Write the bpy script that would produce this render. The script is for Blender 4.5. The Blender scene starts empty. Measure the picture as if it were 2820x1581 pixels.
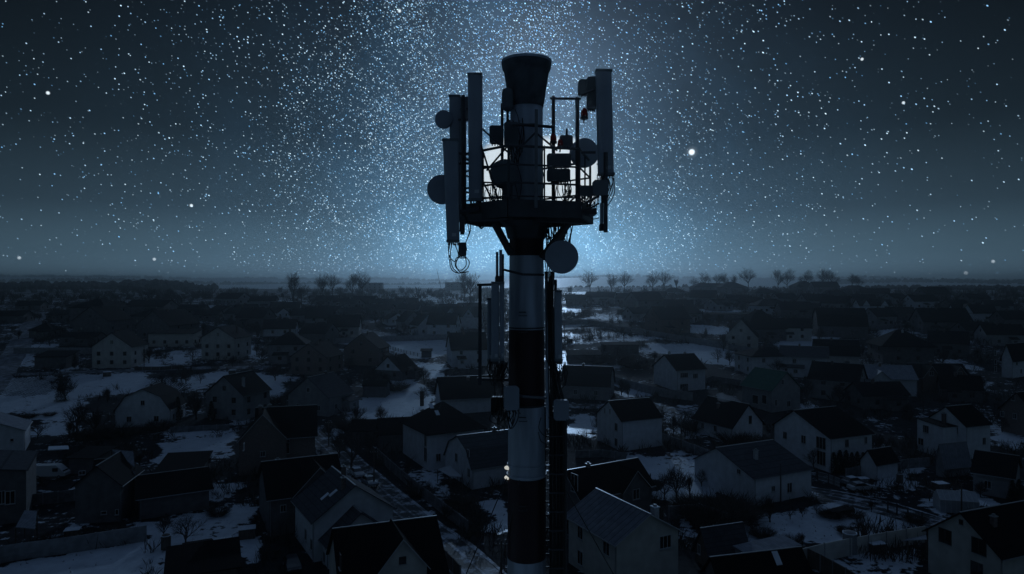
import bpy, bmesh, math, random
import numpy as np
from mathutils import Vector, Matrix, noise as mnoise
S = bpy.context.scene
C = S.collection
R = math.radians
# ------------------------------------------------------------------ camera
F, CX, HY, CZ = 1905.0, 1410.0, 778.0, 35.0      # focal length (photo px), centre column, horizon row, eye height
cam = bpy.data.cameras.new('camera'); camo = bpy.data.objects.new('camera', cam); C.objects.link(camo)
camo.location = (0, 0, CZ); camo.rotation_euler = (R(90), 0, 0)
cam.sensor_width = 36; cam.lens = 36*F/2820; cam.shift_y = -(790.5-HY)/2820
cam.clip_start = .1; cam.clip_end = 30000
S.camera = camo
S.view_settings.view_transform = 'Standard'; S.view_settings.look = 'None'
S.view_settings.exposure = 0; S.view_settings.gamma = 1
S.cycles.max_bounces = 5; S.cycles.diffuse_bounces = 2; S.cycles.glossy_bounces = 2
S.cycles.volume_bounces = 0; S.cycles.transmission_bounces = 3; S.cycles.transparent_max_bounces = 6
S.cycles.caustics_reflective = False; S.cycles.caustics_refractive = False
# ------------------------------------------------------------------ night sky
W = bpy.data.worlds.new("World"); S.world = W; W.use_nodes = True
W.cycles.sampling_method = 'MANUAL'; W.cycles.sample_map_resolution = 1024
NT = W.node_tree; N = NT.nodes; LK = NT.links
bg = N['Background']
def wn(t, **k):
    n = N.new(t)
    for a, b in k.items(): setattr(n, a, b)
    return n
def wm(op, a, b=None, c=None):
    n = wn('ShaderNodeMath', operation=op)
    for i, v in enumerate((a, b, c)):
        if v is None: continue
        if isinstance(v, (int, float)): n.inputs[i].default_value = v
        else: LK.new(v, n.inputs[i])
    return n.outputs[0]
def wmr(v, a, b, c, d, smooth=True):
    n = wn('ShaderNodeMapRange', interpolation_type='SMOOTHSTEP' if smooth else 'LINEAR')
    LK.new(v, n.inputs[0])
    for i, q in enumerate((a, b, c, d)): n.inputs[i+1].default_value = q
    return n.outputs[0]
def wramp(v, stops):
    n = wn('ShaderNodeValToRGB'); e = n.color_ramp.elements
    while len(e) < len(stops): e.new(.5)
    for i, (p, c) in enumerate(stops): e[i].position = p; e[i].color = (*c, 1)
    LK.new(v, n.inputs[0]); return n.outputs[0]
def wmix(mode, f, a, b):
    n = wn('ShaderNodeMixRGB', blend_type=mode)
    for i, v in enumerate((f, a, b)):
        if isinstance(v, (int, float)): n.inputs[i].default_value = v
        elif isinstance(v, tuple): n.inputs[i].default_value = (*v, 1)
        else: LK.new(v, n.inputs[i])
    return n.outputs[0]
tc = wn('ShaderNodeTexCoord'); DIR = tc.outputs['Generated']
sx = wn('ShaderNodeSeparateXYZ'); LK.new(DIR, sx.inputs[0])
X, Y, Z = sx.outputs
az = wm('ARCTAN2', X, Y)                      # 0 straight ahead, radians
aaz = wm('ABSOLUTE', az)
Zp = wm('MAXIMUM', Z, 0.0)
sky = wramp(Zp, [(0, (.140,.250,.345)), (.04, (.078,.145,.200)), (.1, (.032,.060,.085)), (.2, (.0115,.0215,.031)), (.38, (.0036,.0058,.0086)), (.46, (.008,.012,.018)), (.62, (.040,.070,.125)), (1, (.050,.086,.155))])  # top stops, overhead and out of view, raised to add light on the snow
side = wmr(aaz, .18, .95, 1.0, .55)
back = wmr(aaz, 1.0, 2.2, 1.0, 1.15)  # unseen sky behind the camera, brightened to light the walls facing it
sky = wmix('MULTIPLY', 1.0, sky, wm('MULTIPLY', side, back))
# the glow that rises from the horizon behind the tower
def gauss(cx, cz, wx, wz, p=1.0):
    a = wm('DIVIDE', wm('SUBTRACT', az, cx), wx); b = wm('DIVIDE', wm('SUBTRACT', Z, cz), wz)
    r = wm('ADD', wm('MULTIPLY', a, a), wm('MULTIPLY', b, b))
    return wm('EXPONENT', wm('MULTIPLY', r, -p))
g1 = gauss(.015, -.01, .155, .13); g2 = gauss(.0, .0, .33, .30); g3 = gauss(.01, .10, .14, .36)
gn = wn('ShaderNodeTexNoise'); LK.new(DIR, gn.inputs['Vector']); gn.inputs['Scale'].default_value = 14; gn.inputs['Detail'].default_value = 6; gn.inputs['Roughness'].default_value = .65
clump = wmr(gn.outputs['Fac'], .32, .68, .55, 1.45)
g1 = wm('MULTIPLY', g1, wmr(gn.outputs['Fac'], .3, .7, .78, 1.2)); g2 = wm('MULTIPLY', g2, clump); g3 = wm('MULTIPLY', gauss(-.06, .25, .11, .30), clump)
sky = wmix('ADD', 1.0, sky, wmix('MULTIPLY', 1.0, (.21, .55, .88), g1))
sky = wmix('ADD', 1.0, sky, wmix('MULTIPLY', 1.0, (.008, .032, .066), g2))
sky = wmix('ADD', 1.0, sky, wmix('MULTIPLY', 1.0, (.006, .022, .042), g3))
# stars
dn = wn('ShaderNodeTexNoise'); LK.new(DIR, dn.inputs['Vector']); dn.inputs['Scale'].default_value = 12; dn.inputs['Detail'].default_value = 4
dens = wm('ADD', wm('ADD', wm('MULTIPLY', gauss(.01, -.02, .19, .20), 1.15), wm('MULTIPLY', gauss(-.06, .30, .16, .34), .75)), wm('MULTIPLY', gauss(-.04, .1, .38, .40), .20))
dens = wm('MINIMUM', wm('MULTIPLY', dens, wmr(dn.outputs['Fac'], .36, .64, .58, 1.5)), 1.0)
def stars(scale, rad, stretch, rot, seed, amount, pw):
    mp = wn('ShaderNodeMapping'); mp.vector_type = 'POINT'; LK.new(DIR, mp.inputs[0])
    mp.inputs['Rotation'].default_value = (0, R(rot), 0); mp.inputs['Location'].default_value = (seed, seed*1.7, seed*.3)
    m2 = wn('ShaderNodeMapping'); LK.new(mp.outputs[0], m2.inputs[0]); m2.inputs['Scale'].default_value = (scale/stretch, scale, scale)
    v = wn('ShaderNodeTexVoronoi'); v.inputs['Scale'].default_value = 1.0; v.inputs['Randomness'].default_value = 1.0
    LK.new(m2.outputs[0], v.inputs['Vector'])
    s = wn('ShaderNodeSeparateColor'); LK.new(v.outputs['Color'], s.inputs[0])
    core = wmr(v.outputs['Distance'], rad, rad*.25, 0, 1)
    on = wm('LESS_THAN', s.outputs[0], amount)
    br = wm('POWER', s.outputs[1], pw)
    return wm('MULTIPLY', wm('MULTIPLY', core, on), br), s.outputs[2]
def starlayer(col, k, *a):
    global sky
    f, hue = stars(*a)
    tint = wmix('MIX', hue, (.16, .44, .80), (.68, .88, 1.0))
    sky = wmix('ADD', 1.0, sky, wmix('MULTIPLY', 1.0, tint, wm('MULTIPLY', f, k)))
up = wmr(Z, -.005, .012, 0, 1)
starlayer(None, 1.8, 560, .48, 1.5, -40, .3, wm('MULTIPLY', dens, .95), 1.7)
starlayer(None, 2.0, 380, .36, 1.6, -36, 5.1, wm('MULTIPLY', wm('ADD', dens, .02), .85), 2.2)
starlayer(None, 2.1, 240, .22, 1.9, -38, 2.2, wm('ADD', wm('MULTIPLY', dens, .7), .11), 2.2)
starlayer(None, 2.2, 95, .09, 2.0, -35, 7.7, wm('ADD', wm('MULTIPLY', dens, .35), .55), 1.7)
# single bright stars of the photograph, by direction
def onestar(px, py, rpx, k):
    global sky
    d = Vector(((px-CX)/F, 1, (HY-py)/F)).normalized()
    n = wn('ShaderNodeVectorMath', operation='DISTANCE'); LK.new(DIR, n.inputs[0]); n.inputs[1].default_value = d
    sky = wmix('ADD', 1.0, sky, wmix('MULTIPLY', 1.0, (.8, .92, 1), wm('MULTIPLY', wmr(n.outputs['Value'], rpx/F, rpx*.3/F, 0, 1), k)))
for s_ in ((1905,419,10,1.6), (1905,419,20,.08), (132,256,5,1.2), (527,566,5,1.2), (425,714,5,1), (53,710,5,.9), (2488,283,4.5,1), (2374,163,4.5,1), (1100,30,6,.9), (2660,752,6,.9), (2735,720,5,.8)): onestar(*s_)
# pale bright patch of sky right behind the tower's platform
pu = wm('ABSOLUTE', wm('SUBTRACT', az, (1486-CX)/F)); pv = wm('ABSOLUTE', wm('SUBTRACT', Z, (HY-482)/F*.985))
pm = wmr(wm('ADD', wm('POWER', wm('DIVIDE', pu, 172/F), 3.5), wm('POWER', wm('DIVIDE', pv, 104/F), 3.5)), .55, 1.15, 1, 0)
sky = wmix('MIX', pm, sky, (.62, .69, .72))
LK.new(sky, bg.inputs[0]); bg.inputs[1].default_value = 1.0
# ------------------------------------------------------------------ moonlight, from behind the tower
moon = bpy.data.lights.new('moon', 'SUN'); moon.energy = .31; moon.angle = R(.5); moon.color = (.45, .68, 1.0)
mo = bpy.data.objects.new('moon', moon); C.objects.link(mo)
mo.rotation_euler = Vector((-.04, -1, -.30)).to_track_quat('-Z', 'Y').to_euler()
# ------------------------------------------------------------------ terrain
PY = [0, 118, 190, 240, 350, 450, 700, 1100, 1320, 1600, 2100, 2800, 3300, 4200, 4900, 6500]
PZ = [0, 0,   5,   8,   17,  23,  25.5, 26.5, 14,  2,    14,  27,   27,   56,   60,   20]
def smooth_profile(y):
    return np.interp(y, PY, PZ)
_ty = np.arange(0, 7000, 5.0); _tz = smooth_profile(_ty)
for _ in range(3):
    _k = np.where(_ty < 600, 5, 21)
    _tz = np.convolve(np.pad(_tz, 5, 'edge'), np.ones(11)/11, 'valid')
def hh(x, y):
    x = np.asarray(x, float); y = np.asarray(y, float)
    z = np.interp(y, _ty, _tz)
    far = np.clip((y-1500)/1500, 0, 1)
    z = z + far*(9*np.sin(x/640+y/900+1.0)+6*np.sin(x/290-y/700)+3*np.sin(x/130+2))
    mid = np.clip((y-600)/300, 0, 1)*np.clip((1500-y)/200, 0, 1)
    return z + mid*1.2*np.sin(x/170+.6)
def H(x, y): return float(hh(x, y))
def G(px, py, up=0.0):
    """the point where the sight line through a photo pixel meets the land (raised by up)"""
    u = (px-CX)/F; v = (HY-py)/F
    lo = 20.0; y = 20.0
    while y < 6000:
        if CZ+v*y <= H(u*y, y)+up: break
        lo = y; y *= 1.02
    hi = y
    for _ in range(30):
        m = (lo+hi)/2
        if CZ+v*m <= H(u*m, m)+up: hi = m
        else: lo = m
    return Vector((u*hi, hi, CZ+v*hi))
def P(px, py, D): return Vector(((px-CX)/F*D, D, CZ+(HY-py)/F*D))
def onz(px, py, z):
    D = (CZ-z)*F/(py-HY); return Vector(((px-CX)/F*D, D, z))
# ------------------------------------------------------------------ materials
MATS = {}
def mat(name, col, rough=.8, var=.25, scale=3.0, metal=0.0, bump=0.0, spec=.5, emit=None, second=None, stretch=(1,1,1), coord='Object'):
    if name in MATS: return MATS[name]
    m = bpy.data.materials.new(name); m.use_nodes = True; t = m.node_tree; b = t.nodes['Principled BSDF']
    if 'roof' in name: spec = .06; rough = max(rough, .85) if 'dark' in name or 'black' in name or 'slate' in name else rough
    b.inputs['Roughness'].default_value = rough; b.inputs['Metallic'].default_value = metal
    b.inputs['Specular IOR Level'].default_value = spec
    tcn = t.nodes.new('ShaderNodeTexCoord'); mp = t.nodes.new('ShaderNodeMapping'); mp.inputs['Scale'].default_value = stretch
    t.links.new(tcn.outputs[coord], mp.inputs[0])
    nz = t.nodes.new('ShaderNodeTexNoise'); nz.inputs['Scale'].default_value = scale; nz.inputs['Detail'].default_value = 5
    t.links.new(mp.outputs[0], nz.inputs['Vector'])
    rp = t.nodes.new('ShaderNodeValToRGB'); e = rp.color_ramp.elements
    c2 = second or tuple(min(1, c*(1+var)) for c in col)
    e[0].position = .35; e[0].color = (*[c*(1-var) for c in col], 1); e[1].position = .66; e[1].color = (*c2, 1)
    t.links.new(nz.outputs['Fac'], rp.inputs[0]); t.links.new(rp.outputs[0], b.inputs['Base Color'])
    if bump:
        bp = t.nodes.new('ShaderNodeBump'); bp.inputs['Strength'].default_value = bump; bp.inputs['Distance'].default_value = .05
        t.links.new(nz.outputs['Fac'], bp.inputs['Height']); t.links.new(bp.outputs[0], b.inputs['Normal'])
    if emit:
        b.inputs['Emission Color'].default_value = (*emit[0], 1); b.inputs['Emission Strength'].default_value = emit[1]
    MATS[name] = m; return m
def striped(name, col, col2, axis='X', period=1.0, width=.06, rough=.5, metal=0.0, bump=.4, coord='Object'):
    """seamed sheet or board surface: thin grooves across one local axis"""
    m = mat(name, col, rough, .18, 1.3, metal); t = m.node_tree; b = t.nodes['Principled BSDF']
    tcn = t.nodes.new('ShaderNodeTexCoord'); sp = t.nodes.new('ShaderNodeSeparateXYZ'); t.links.new(tcn.outputs[coord], sp.inputs[0])
    fr = t.nodes.new('ShaderNodeMath'); fr.operation = 'PINGPONG'; t.links.new(sp.outputs[axis], fr.inputs[0]); fr.inputs[1].default_value = period/2
    lt = t.nodes.new('ShaderNodeMath'); lt.operation = 'LESS_THAN'; t.links.new(fr.outputs[0], lt.inputs[0]); lt.inputs[1].default_value = width/2
    src = b.inputs['Base Color'].links[0].from_socket
    mx = t.nodes.new('ShaderNodeMixRGB'); t.links.new(lt.outputs[0], mx.inputs[0]); t.links.new(src, mx.inputs[1]); mx.inputs[2].default_value = (*col2, 1)
    t.links.new(mx.outputs[0], b.inputs['Base Color'])
    bp = t.nodes.new('ShaderNodeBump'); bp.inputs['Strength'].default_value = bump; bp.inputs['Distance'].default_value = .04
    t.links.new(fr.outputs[0], bp.inputs['Height']); t.links.new(bp.outputs[0], b.inputs['Normal'])
    return m
def bricky(name, col, mort, sc=4.0):
    m = mat(name, col, .9, .3, 2); t = m.node_tree; b = t.nodes['Principled BSDF']
    tcn = t.nodes.new('ShaderNodeTexCoord'); sp = t.nodes.new('ShaderNodeSeparateXYZ'); t.links.new(tcn.outputs['Object'], sp.inputs[0])
    ad = t.nodes.new('ShaderNodeMath'); t.links.new(sp.outputs[0], ad.inputs[0]); t.links.new(sp.outputs[1], ad.inputs[1])
    cb = t.nodes.new('ShaderNodeCombineXYZ'); t.links.new(ad.outputs[0], cb.inputs[0]); t.links.new(sp.outputs[2], cb.inputs[1])
    bk = t.nodes.new('ShaderNodeTexBrick'); t.links.new(cb.outputs[0], bk.inputs['Vector']); bk.inputs['Scale'].default_value = sc
    bk.inputs['Mortar Size'].default_value = .03; bk.inputs['Mortar'].default_value = (*mort, 1)
    src = b.inputs['Base Color'].links[0].from_socket
    t.links.new(src, bk.inputs['Color1']); bk.inputs['Color2'].default_value = (*[c*.75 for c in col], 1)
    t.links.new(bk.outputs[0], b.inputs['Base Color']); return m
M = dict(
 white=mat('white_render', (.62,.66,.72), .85, .10, .9), cream=mat('cream_render', (.48,.48,.46), .85, .12, .8),
 grey=mat('grey_render', (.27,.28,.30), .85, .15, .8), dark=mat('dark_render', (.12,.12,.13), .85, .2, .9),
 brick=bricky('brown_brick', (.17,.12,.11), (.26,.25,.24)), silicate=bricky('white_brick', (.42,.42,.43), (.28,.28,.29), 3.0),
 redbrick=bricky('red_brick', (.13,.075,.065), (.2,.17,.16)),
 block=bricky('breeze_block', (.30,.30,.31), (.16,.16,.16), 1.6),
 r_dark=striped('dark_tile_roof', (.011,.012,.015), (.005,.005,.007), 'Z', .28, .04, .55),
 r_black=striped('black_sheet_roof', (.006,.006,.008), (.003,.003,.004), 'X', .6, .05, .5),
 r_brown=striped('brown_tile_roof', (.022,.015,.014), (.012,.009,.009), 'Z', .28, .04, .6),
 r_slate=striped('grey_slate_roof', (.060,.066,.078), (.03,.033,.04), 'Z', .5, .05, .65),
 r_metal=striped('seamed_zinc_roof', (.12,.135,.165), (.025,.03,.035), 'X', .95, .09, .5, .2),
 r_light=striped('pale_corrugated_roof', (.22,.24,.28), (.16,.17,.2), 'X', .5, .06, .6),
 r_green=striped('green_sheet_roof', (.035,.11,.085), (.02,.06,.05), 'X', .5, .05, .5),
 r_snow=mat('snow_dusted_roof', (.20,.22,.26), .8, .5, .7, second=(.6,.62,.66)),
 glass=mat('dark_window_glass', (.012,.014,.018), .08, .2, 1.0, spec=.6), frame=mat('white_window_frame', (.5,.52,.55), .5, .05),
 fdark=mat('dark_window_frame', (.05,.045,.045), .6, .1), sill=mat('zinc_sill', (.35,.37,.4), .5, .05),
 wood=mat('weathered_wood', (.10,.085,.075), .9, .3, 5, stretch=(1,1,.15)), conc=mat('grey_concrete', (.24,.25,.27), .9, .2, 1.2, bump=.2),
 concd=mat('stained_concrete', (.15,.155,.17), .9, .3, 1.2, bump=.2),
 trim=mat('white_trim', (.5,.52,.55), .6, .08), chim=mat('chimney_brick', (.13,.10,.095), .9, .3, 4), chimw=mat('chimney_render', (.45,.47,.5), .85, .15, 2),
 cap=mat('metal_cap', (.30,.32,.35), .35, .1, metal=.6), gutter=mat('gutter_metal', (.28,.3,.33), .4, .1, metal=.5),
 snow=mat('settled_snow', (.60,.66,.74), .55, .08, 1.5, bump=.3), asphalt=mat('asphalt', (.045,.047,.052), .75, .35, .6),
 bark=mat('dark_bark', (.035,.03,.028), .95, .3, 6), bark2=mat('grey_bark', (.06,.055,.052), .95, .3, 6), twig=mat('bare_twig', (.035,.03,.03), .95, .3, 2),
 thuja=mat('thuja_green', (.025,.038,.026), .9, .5, 3), spruce=mat('spruce_green', (.02,.032,.028), .9, .5, 3),
 shrub=mat('shrub_twig', (.045,.04,.036), .95, .3, 3),
 steel=mat('painted_steel', (.045,.05,.058), .6, .2, 4), steel2=mat('galvanised_steel', (.16,.17,.19), .5, .2, 5, metal=.4),
 radome=mat('grey_radome', (.25,.285,.34), .6, .08, 1.5), radome2=mat('pale_radome', (.29,.325,.385), .55, .06, 1.5),
 box=mat('equipment_housing', (.13,.15,.17), .6, .1, 2), black=mat('black_rubber', (.010,.010,.011), .5, .2, 5), cable=mat('cable_sheath', (.010,.010,.012), .38, .2, 8, spec=.7),
 red=mat('red_band_paint', (.026,.009,.013), .6, .25, 2.5, stretch=(1,1,.3)), whiteb=mat('white_band_paint', (.40,.45,.53), .55, .30, 3.0, stretch=(1,1,.12)), head=mat('frosted_head_paint', (.075,.085,.10), .7, .35, 3.5),
 redglass=mat('red_lamp_glass', (.07,.004,.005), .2, .1, emit=((1,.05,.03), .004)),
 lamp=mat('glowing_white', (.9,.9,.85), .3, .02, emit=((1.0,.98,.86), .5)),  # white emitting material of the two crescents on the mast edge
 carw=mat('white_car_paint', (.45,.47,.5), .25, .04), cars=mat('silver_car_paint', (.28,.3,.33), .25, .04, metal=.5), card=mat('dark_car_paint', (.03,.035,.045), .2, .05),
 tyre=mat('tyre', (.012,.012,.012), .9, .1), clear=mat('greenhouse_film', (.30,.33,.37), .3, .1, 2),
)
# ------------------------------------------------------------------ mesh helpers
class MB:
    def __init__(s): s.v = []; s.f = []; s.m = []; s.mats = []
    def mi(s, m):
        if m not in s.mats: s.mats.append(m)
        return s.mats.index(m)
    def face(s, pts, m):
        i = len(s.v); s.v += [tuple(p) for p in pts]; s.f.append(tuple(range(i, i+len(pts)))); s.m.append(s.mi(m))
    def box(s, c, d, m, rz=0.0, T=None):
        c = Vector(c); h = [q/2 for q in d]; ca, sa = math.cos(rz), math.sin(rz); i = len(s.v)
        for z in (-1, 1):
            for x, y in ((-1,-1), (1,-1), (1,1), (-1,1)):
                q = Vector((x*h[0], y*h[1], z*h[2])); q = Vector((q.x*ca-q.y*sa, q.x*sa+q.y*ca, q.z))+c
                s.v.append(tuple(T @ q if T else q))
        k = s.mi(m)
        for f in ((0,3,2,1), (4,5,6,7), (0,1,5,4), (1,2,6,5), (2,3,7,6), (3,0,4,7)): s.f.append(tuple(i+j for j in f)); s.m.append(k)
    def bar(s, a, b, w, h, m):
        """square bar from a to b"""
        a, b = Vector(a), Vector(b); d = b-a; q = d.to_track_quat('X', 'Z').to_matrix().to_4x4(); q.translation = (a+b)/2
        s.box((0,0,0), (d.length, w, h), m, T=q)
    def tube(s, pts, r, m, n=6, cap=True):
        pts = [Vector(p) for p in pts]; k = s.mi(m); i0 = len(s.v); rr = r if isinstance(r, (list, tuple)) else [r]*len(pts)
        up = Vector((0,0,1)); prev = None
        for j, p in enumerate(pts):
            d = (pts[min(j+1, len(pts)-1)]-pts[max(j-1, 0)])
            if d.length < 1e-9: d = Vector((0,0,1))
            d.normalize()
            if prev is None:
                a = d.cross(up) if abs(d.z) < .95 else d.cross(Vector((1,0,0)))
            else: a = prev-d*prev.dot(d)
            if a.length < 1e-6: a = d.orthogonal()
            a.normalize(); prev = a; b = d.cross(a)
            for t in range(n):
                an = 2*math.pi*t/n; s.v.append(tuple(p+(a*math.cos(an)+b*math.sin(an))*rr[j]))
        for j in range(len(pts)-1):
            for t in range(n):
                t2 = (t+1) % n; s.f.append((i0+j*n+t, i0+j*n+t2, i0+(j+1)*n+t2, i0+(j+1)*n+t)); s.m.append(k)
        if cap:
            s.f.append(tuple(i0+t for t in range(n))[::-1]); s.m.append(k)
            s.f.append(tuple(i0+(len(pts)-1)*n+t for t in range(n))); s.m.append(k)
    def lathe(s, prof, m, n=32, c=(0,0,0), axis=None, mfun=None):
        """prof: (radius, height) up +Z, or along axis"""
        q = (Vector(axis).to_track_quat('Z', 'Y').to_matrix() if axis is not None else Matrix.Identity(3)); c = Vector(c); i0 = len(s.v)
        for (r, z) in prof:
            for t in range(n):
                a = 2*math.pi*t/n; s.v.append(tuple(c+q @ Vector((r*math.cos(a), r*math.sin(a), z))))
        for j in range(len(prof)-1):
            k = s.mi(mfun(j) if mfun else m)
            for t in range(n):
                t2 = (t+1) % n; s.f.append((i0+j*n+t, i0+j*n+t2, i0+(j+1)*n+t2, i0+(j+1)*n+t)); s.m.append(k)
        for j, rev in ((0, True), (len(prof)-1, False)):
            if prof[j][0] > 1e-4:
                fc = tuple(i0+j*n+t for t in range(n)); s.f.append(fc[::-1] if rev else fc); s.m.append(s.mi(mfun(min(j, len(prof)-2)) if mfun else m))
    def build(s, name, parent=None, loc=None, smooth=False):
        me = bpy.data.meshes.new(name); L = Vector(loc) if loc is not None else Vector((0,0,0))
        me.from_pydata([(x-L.x, y-L.y, z-L.z) for x, y, z in s.v], [], s.f)
        for q in s.mats: me.materials.append(q)
        me.polygons.foreach_set('material_index', s.m)
        if smooth: me.polygons.foreach_set('use_smooth', [True]*len(s.f))
        me.update(); o = bpy.data.objects.new(name, me); C.objects.link(o); o.location = L
        if parent: o.parent = parent
        return o
def tag(o, label=None, cat=None, group=None, kind=None):
    if label: o['label'] = label
    if cat: o['category'] = cat
    if group: o['group'] = group
    if kind: o['kind'] = kind
    return o
def thing(name, loc, rz, label, cat, group=None):
    o = bpy.data.objects.new(name, None); C.objects.link(o); o.location = loc; o.rotation_euler = (0,0,rz); o.empty_display_size = .3
    return tag(o, label, cat, group)
def copy_tree(o, parent=None):
    c = o.copy(); C.objects.link(c); c.parent = parent
    for ch in o.children: copy_tree(ch, c)
    return c
# ------------------------------------------------------------------ ground sheet
def poly_mask(px, py, poly):
    ins = np.zeros(px.shape, bool); n = len(poly); j = n-1
    for i in range(n):
        xi, yi = poly[i]; xj, yj = poly[j]
        c = ((yi > py) != (yj > py)) & (px < (xj-xi)*(py-yi)/((yj-yi)+1e-12)+xi)
        ins ^= c; j = i
    return ins
# snow cover of the land: outlines (as seen in the photograph) and how much of it is white
SNOW = [
 ([(0,1545),(400,1500),(410,1581),(450,1700),(-100,1700)],1.0), ([(415,1420),(560,1395),(700,1400),(690,1500),(600,1490),(480,1540),(650,1700),(420,1700)],.8),
 ([(650,1490),(812,1450),(760,1500),(700,1560),(660,1700),(600,1700)],.75), ([(700,1490),(815,1480),(900,1640),(690,1640)],.02),
 ([(420,1215),(632,1205),(632,1270),(540,1262),(430,1285)],.95), ([(465,1185),(632,1180),(632,1196),(465,1202)],.8),
 ([(115,1345),(250,1352),(250,1362),(115,1374)],.95), ([(105,1400),(205,1405),(205,1485),(105,1485)],.55), ([(225,1430),(250,1395),(245,1440)],.9),
 ([(450,1345),(575,1340),(575,1372),(450,1372)],.8), ([(580,1345),(680,1340),(690,1365),(585,1372)],.7),
 ([(0,1040),(205,1030),(205,1085),(0,1095)],.62), ([(205,1032),(310,1029),(325,1090),(200,1092)],.85), ([(308,1029),(405,1027),(430,1082),(330,1090)],.95),
 ([(408,1040),(500,1040),(505,1085),(430,1085)],.5), ([(0,1093),(200,1082),(260,1130),(190,1210),(70,1205),(85,1150),(0,1140)],.82),
 ([(30,972),(95,972),(92,1012),(30,1012)],.8), ([(170,972),(215,975),(205,1028),(175,1028)],.75), ([(365,960),(440,998),(430,1010),(385,1012)],.75),
 ([(395,1006),(480,1004),(480,1012),(400,1016)],.85), ([(478,968),(500,965),(530,1000),(480,1000)],.92), ([(523,965),(548,963),(548,986),(535,985)],.95),
 ([(46,951),(165,951),(165,964),(48,964)],.95), ([(520,1038),(620,1020),(640,1040),(600,1060),(550,1085),(510,1082)],.8), ([(630,1180),(690,1060),(700,1120),(640,1140)],.8),
 ([(300,870),(350,850),(370,960),(330,955)],.68), ([(480,845),(640,835),(640,852),(490,860)],.6), ([(480,875),(660,900),(640,905),(500,890)],.45),
 ([(650,1022),(800,1038),(790,1075),(740,1115),(700,1125),(655,1080)],.88), ([(662,950),(735,952),(735,985),(670,985)],.82), ([(655,1085),(700,1110),(690,1160),(660,1170)],.8),
 ([(800,905),(850,905),(850,925),(810,922)],.8), ([(990,920),(1068,920),(1065,933),(1000,933)],1.0), ([(940,942),(1230,936),(1238,978),(1130,986),(1045,978),(1000,955)],.93),
 ([(1120,1003),(1225,998),(1228,1042),(1125,1040)],.8), ([(1070,1050),(1150,1043),(1195,1090),(1160,1140),(1120,1168),(1000,1162),(925,1105),(1050,1098)],.93),
 ([(1310,935),(1345,935),(1340,985),(1320,985)],.8), ([(870,1185),(920,1190),(945,1215),(900,1225)],.8), ([(650,830),(760,825),(860,838),(760,838)],.75), ([(1060,812),(1340,812),(1345,850),(1210,838),(1140,820)],.56),
 ([(1095,1278),(1190,1292),(1180,1320),(1110,1310)],.6), ([(1140,1310),(1230,1325),(1200,1360),(1150,1345)],.7), ([(1305,1400),(1400,1390),(1402,1475),(1345,1440)],.95),
 ([(1545,918),(1800,912),(1862,932),(1700,946),(1548,948)],.60), ([(1545,962),(1620,968),(1745,1002),(1700,1022),(1545,1022)],.82), ([(1775,945),(1960,950),(2065,985),(2040,1012),(1900,992),(1800,968)],.93),
 ([(1893,893),(2020,905),(2020,922),(1900,918)],.82), ([(1692,1056),(1810,1082),(1800,1096),(1710,1092)],.95), ([(1548,846),(1612,848),(1612,861),(1548,861)],.8), ([(1548,888),(1602,893),(1602,904),(1548,904)],.75),
 ([(1548,805),(1640,803),(1640,812),(1548,812)],.8), ([(1545,822),(1625,825),(1625,834),(1545,832)],.65), ([(1620,862),(1780,870),(1780,886),(1620,880)],.62), ([(1915,850),(2040,855),(2050,876),(1920,866)],.75),
 ([(2145,932),(2265,945),(2250,962),(2145,955)],.92), ([(2225,925),(2330,930),(2300,948),(2230,945)],.85), ([(2413,908),(2505,912),(2490,928),(2415,930)],.9), ([(2480,860),(2560,862),(2545,880),(2400,872)],.6),
 ([(2590,982),(2685,1002),(2685,1022),(2600,1008)],.75), ([(2655,1043),(2755,1058),(2730,1082),(2690,1076)],.92), ([(2200,1060),(2225,1060),(2225,1072),(2200,1072)],.9),
 ([(1552,1135),(1635,1138),(1640,1200),(1552,1202)],.9), ([(1808,1108),(1928,1118),(1912,1205),(1828,1195)],.66), ([(1675,1266),(1850,1238),(1962,1278),(1955,1385),(1850,1378),(1760,1318)],.78),
 ([(1872,1425),(1945,1420),(1940,1500),(1875,1505)],.8), ([(2120,1390),(2290,1402),(2420,1388),(2440,1400),(2565,1442),(2545,1485),(2200,1518),(2060,1502),(1990,1430)],.9), ([(2330,1452),(2500,1438),(2545,1485),(2320,1500)],.52),
 ([(2560,1370),(2720,1365),(2730,1400),(2620,1425),(2555,1395)],.85), ([(2400,1305),(2500,1305),(2500,1335),(2420,1335)],.95), ([(2470,1268),(2520,1280),(2515,1288),(2470,1282)],.95), ([(2285,1520),(2550,1500),(2560,1560),(2500,1700),(2300,1600)],.66),
 ([(2515,1125),(2740,1115),(2760,1150),(2520,1160)],.5), ([(2740,1170),(2820,1175),(2820,1240),(2740,1230)],.62), ([(2190,1105),(2280,1115),(2260,1140),(2195,1130)],.6), ([(2540,900),(2720,905),(2720,960),(2560,950)],.5), ([(2380,1140),(2480,1140),(2470,1200),(2400,1190)],.45),
]
FURROW = [[(20,1042),(145,1038),(140,1085),(15,1090)], [(415,1042),(500,1042),(505,1085),(430,1085)]]
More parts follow.
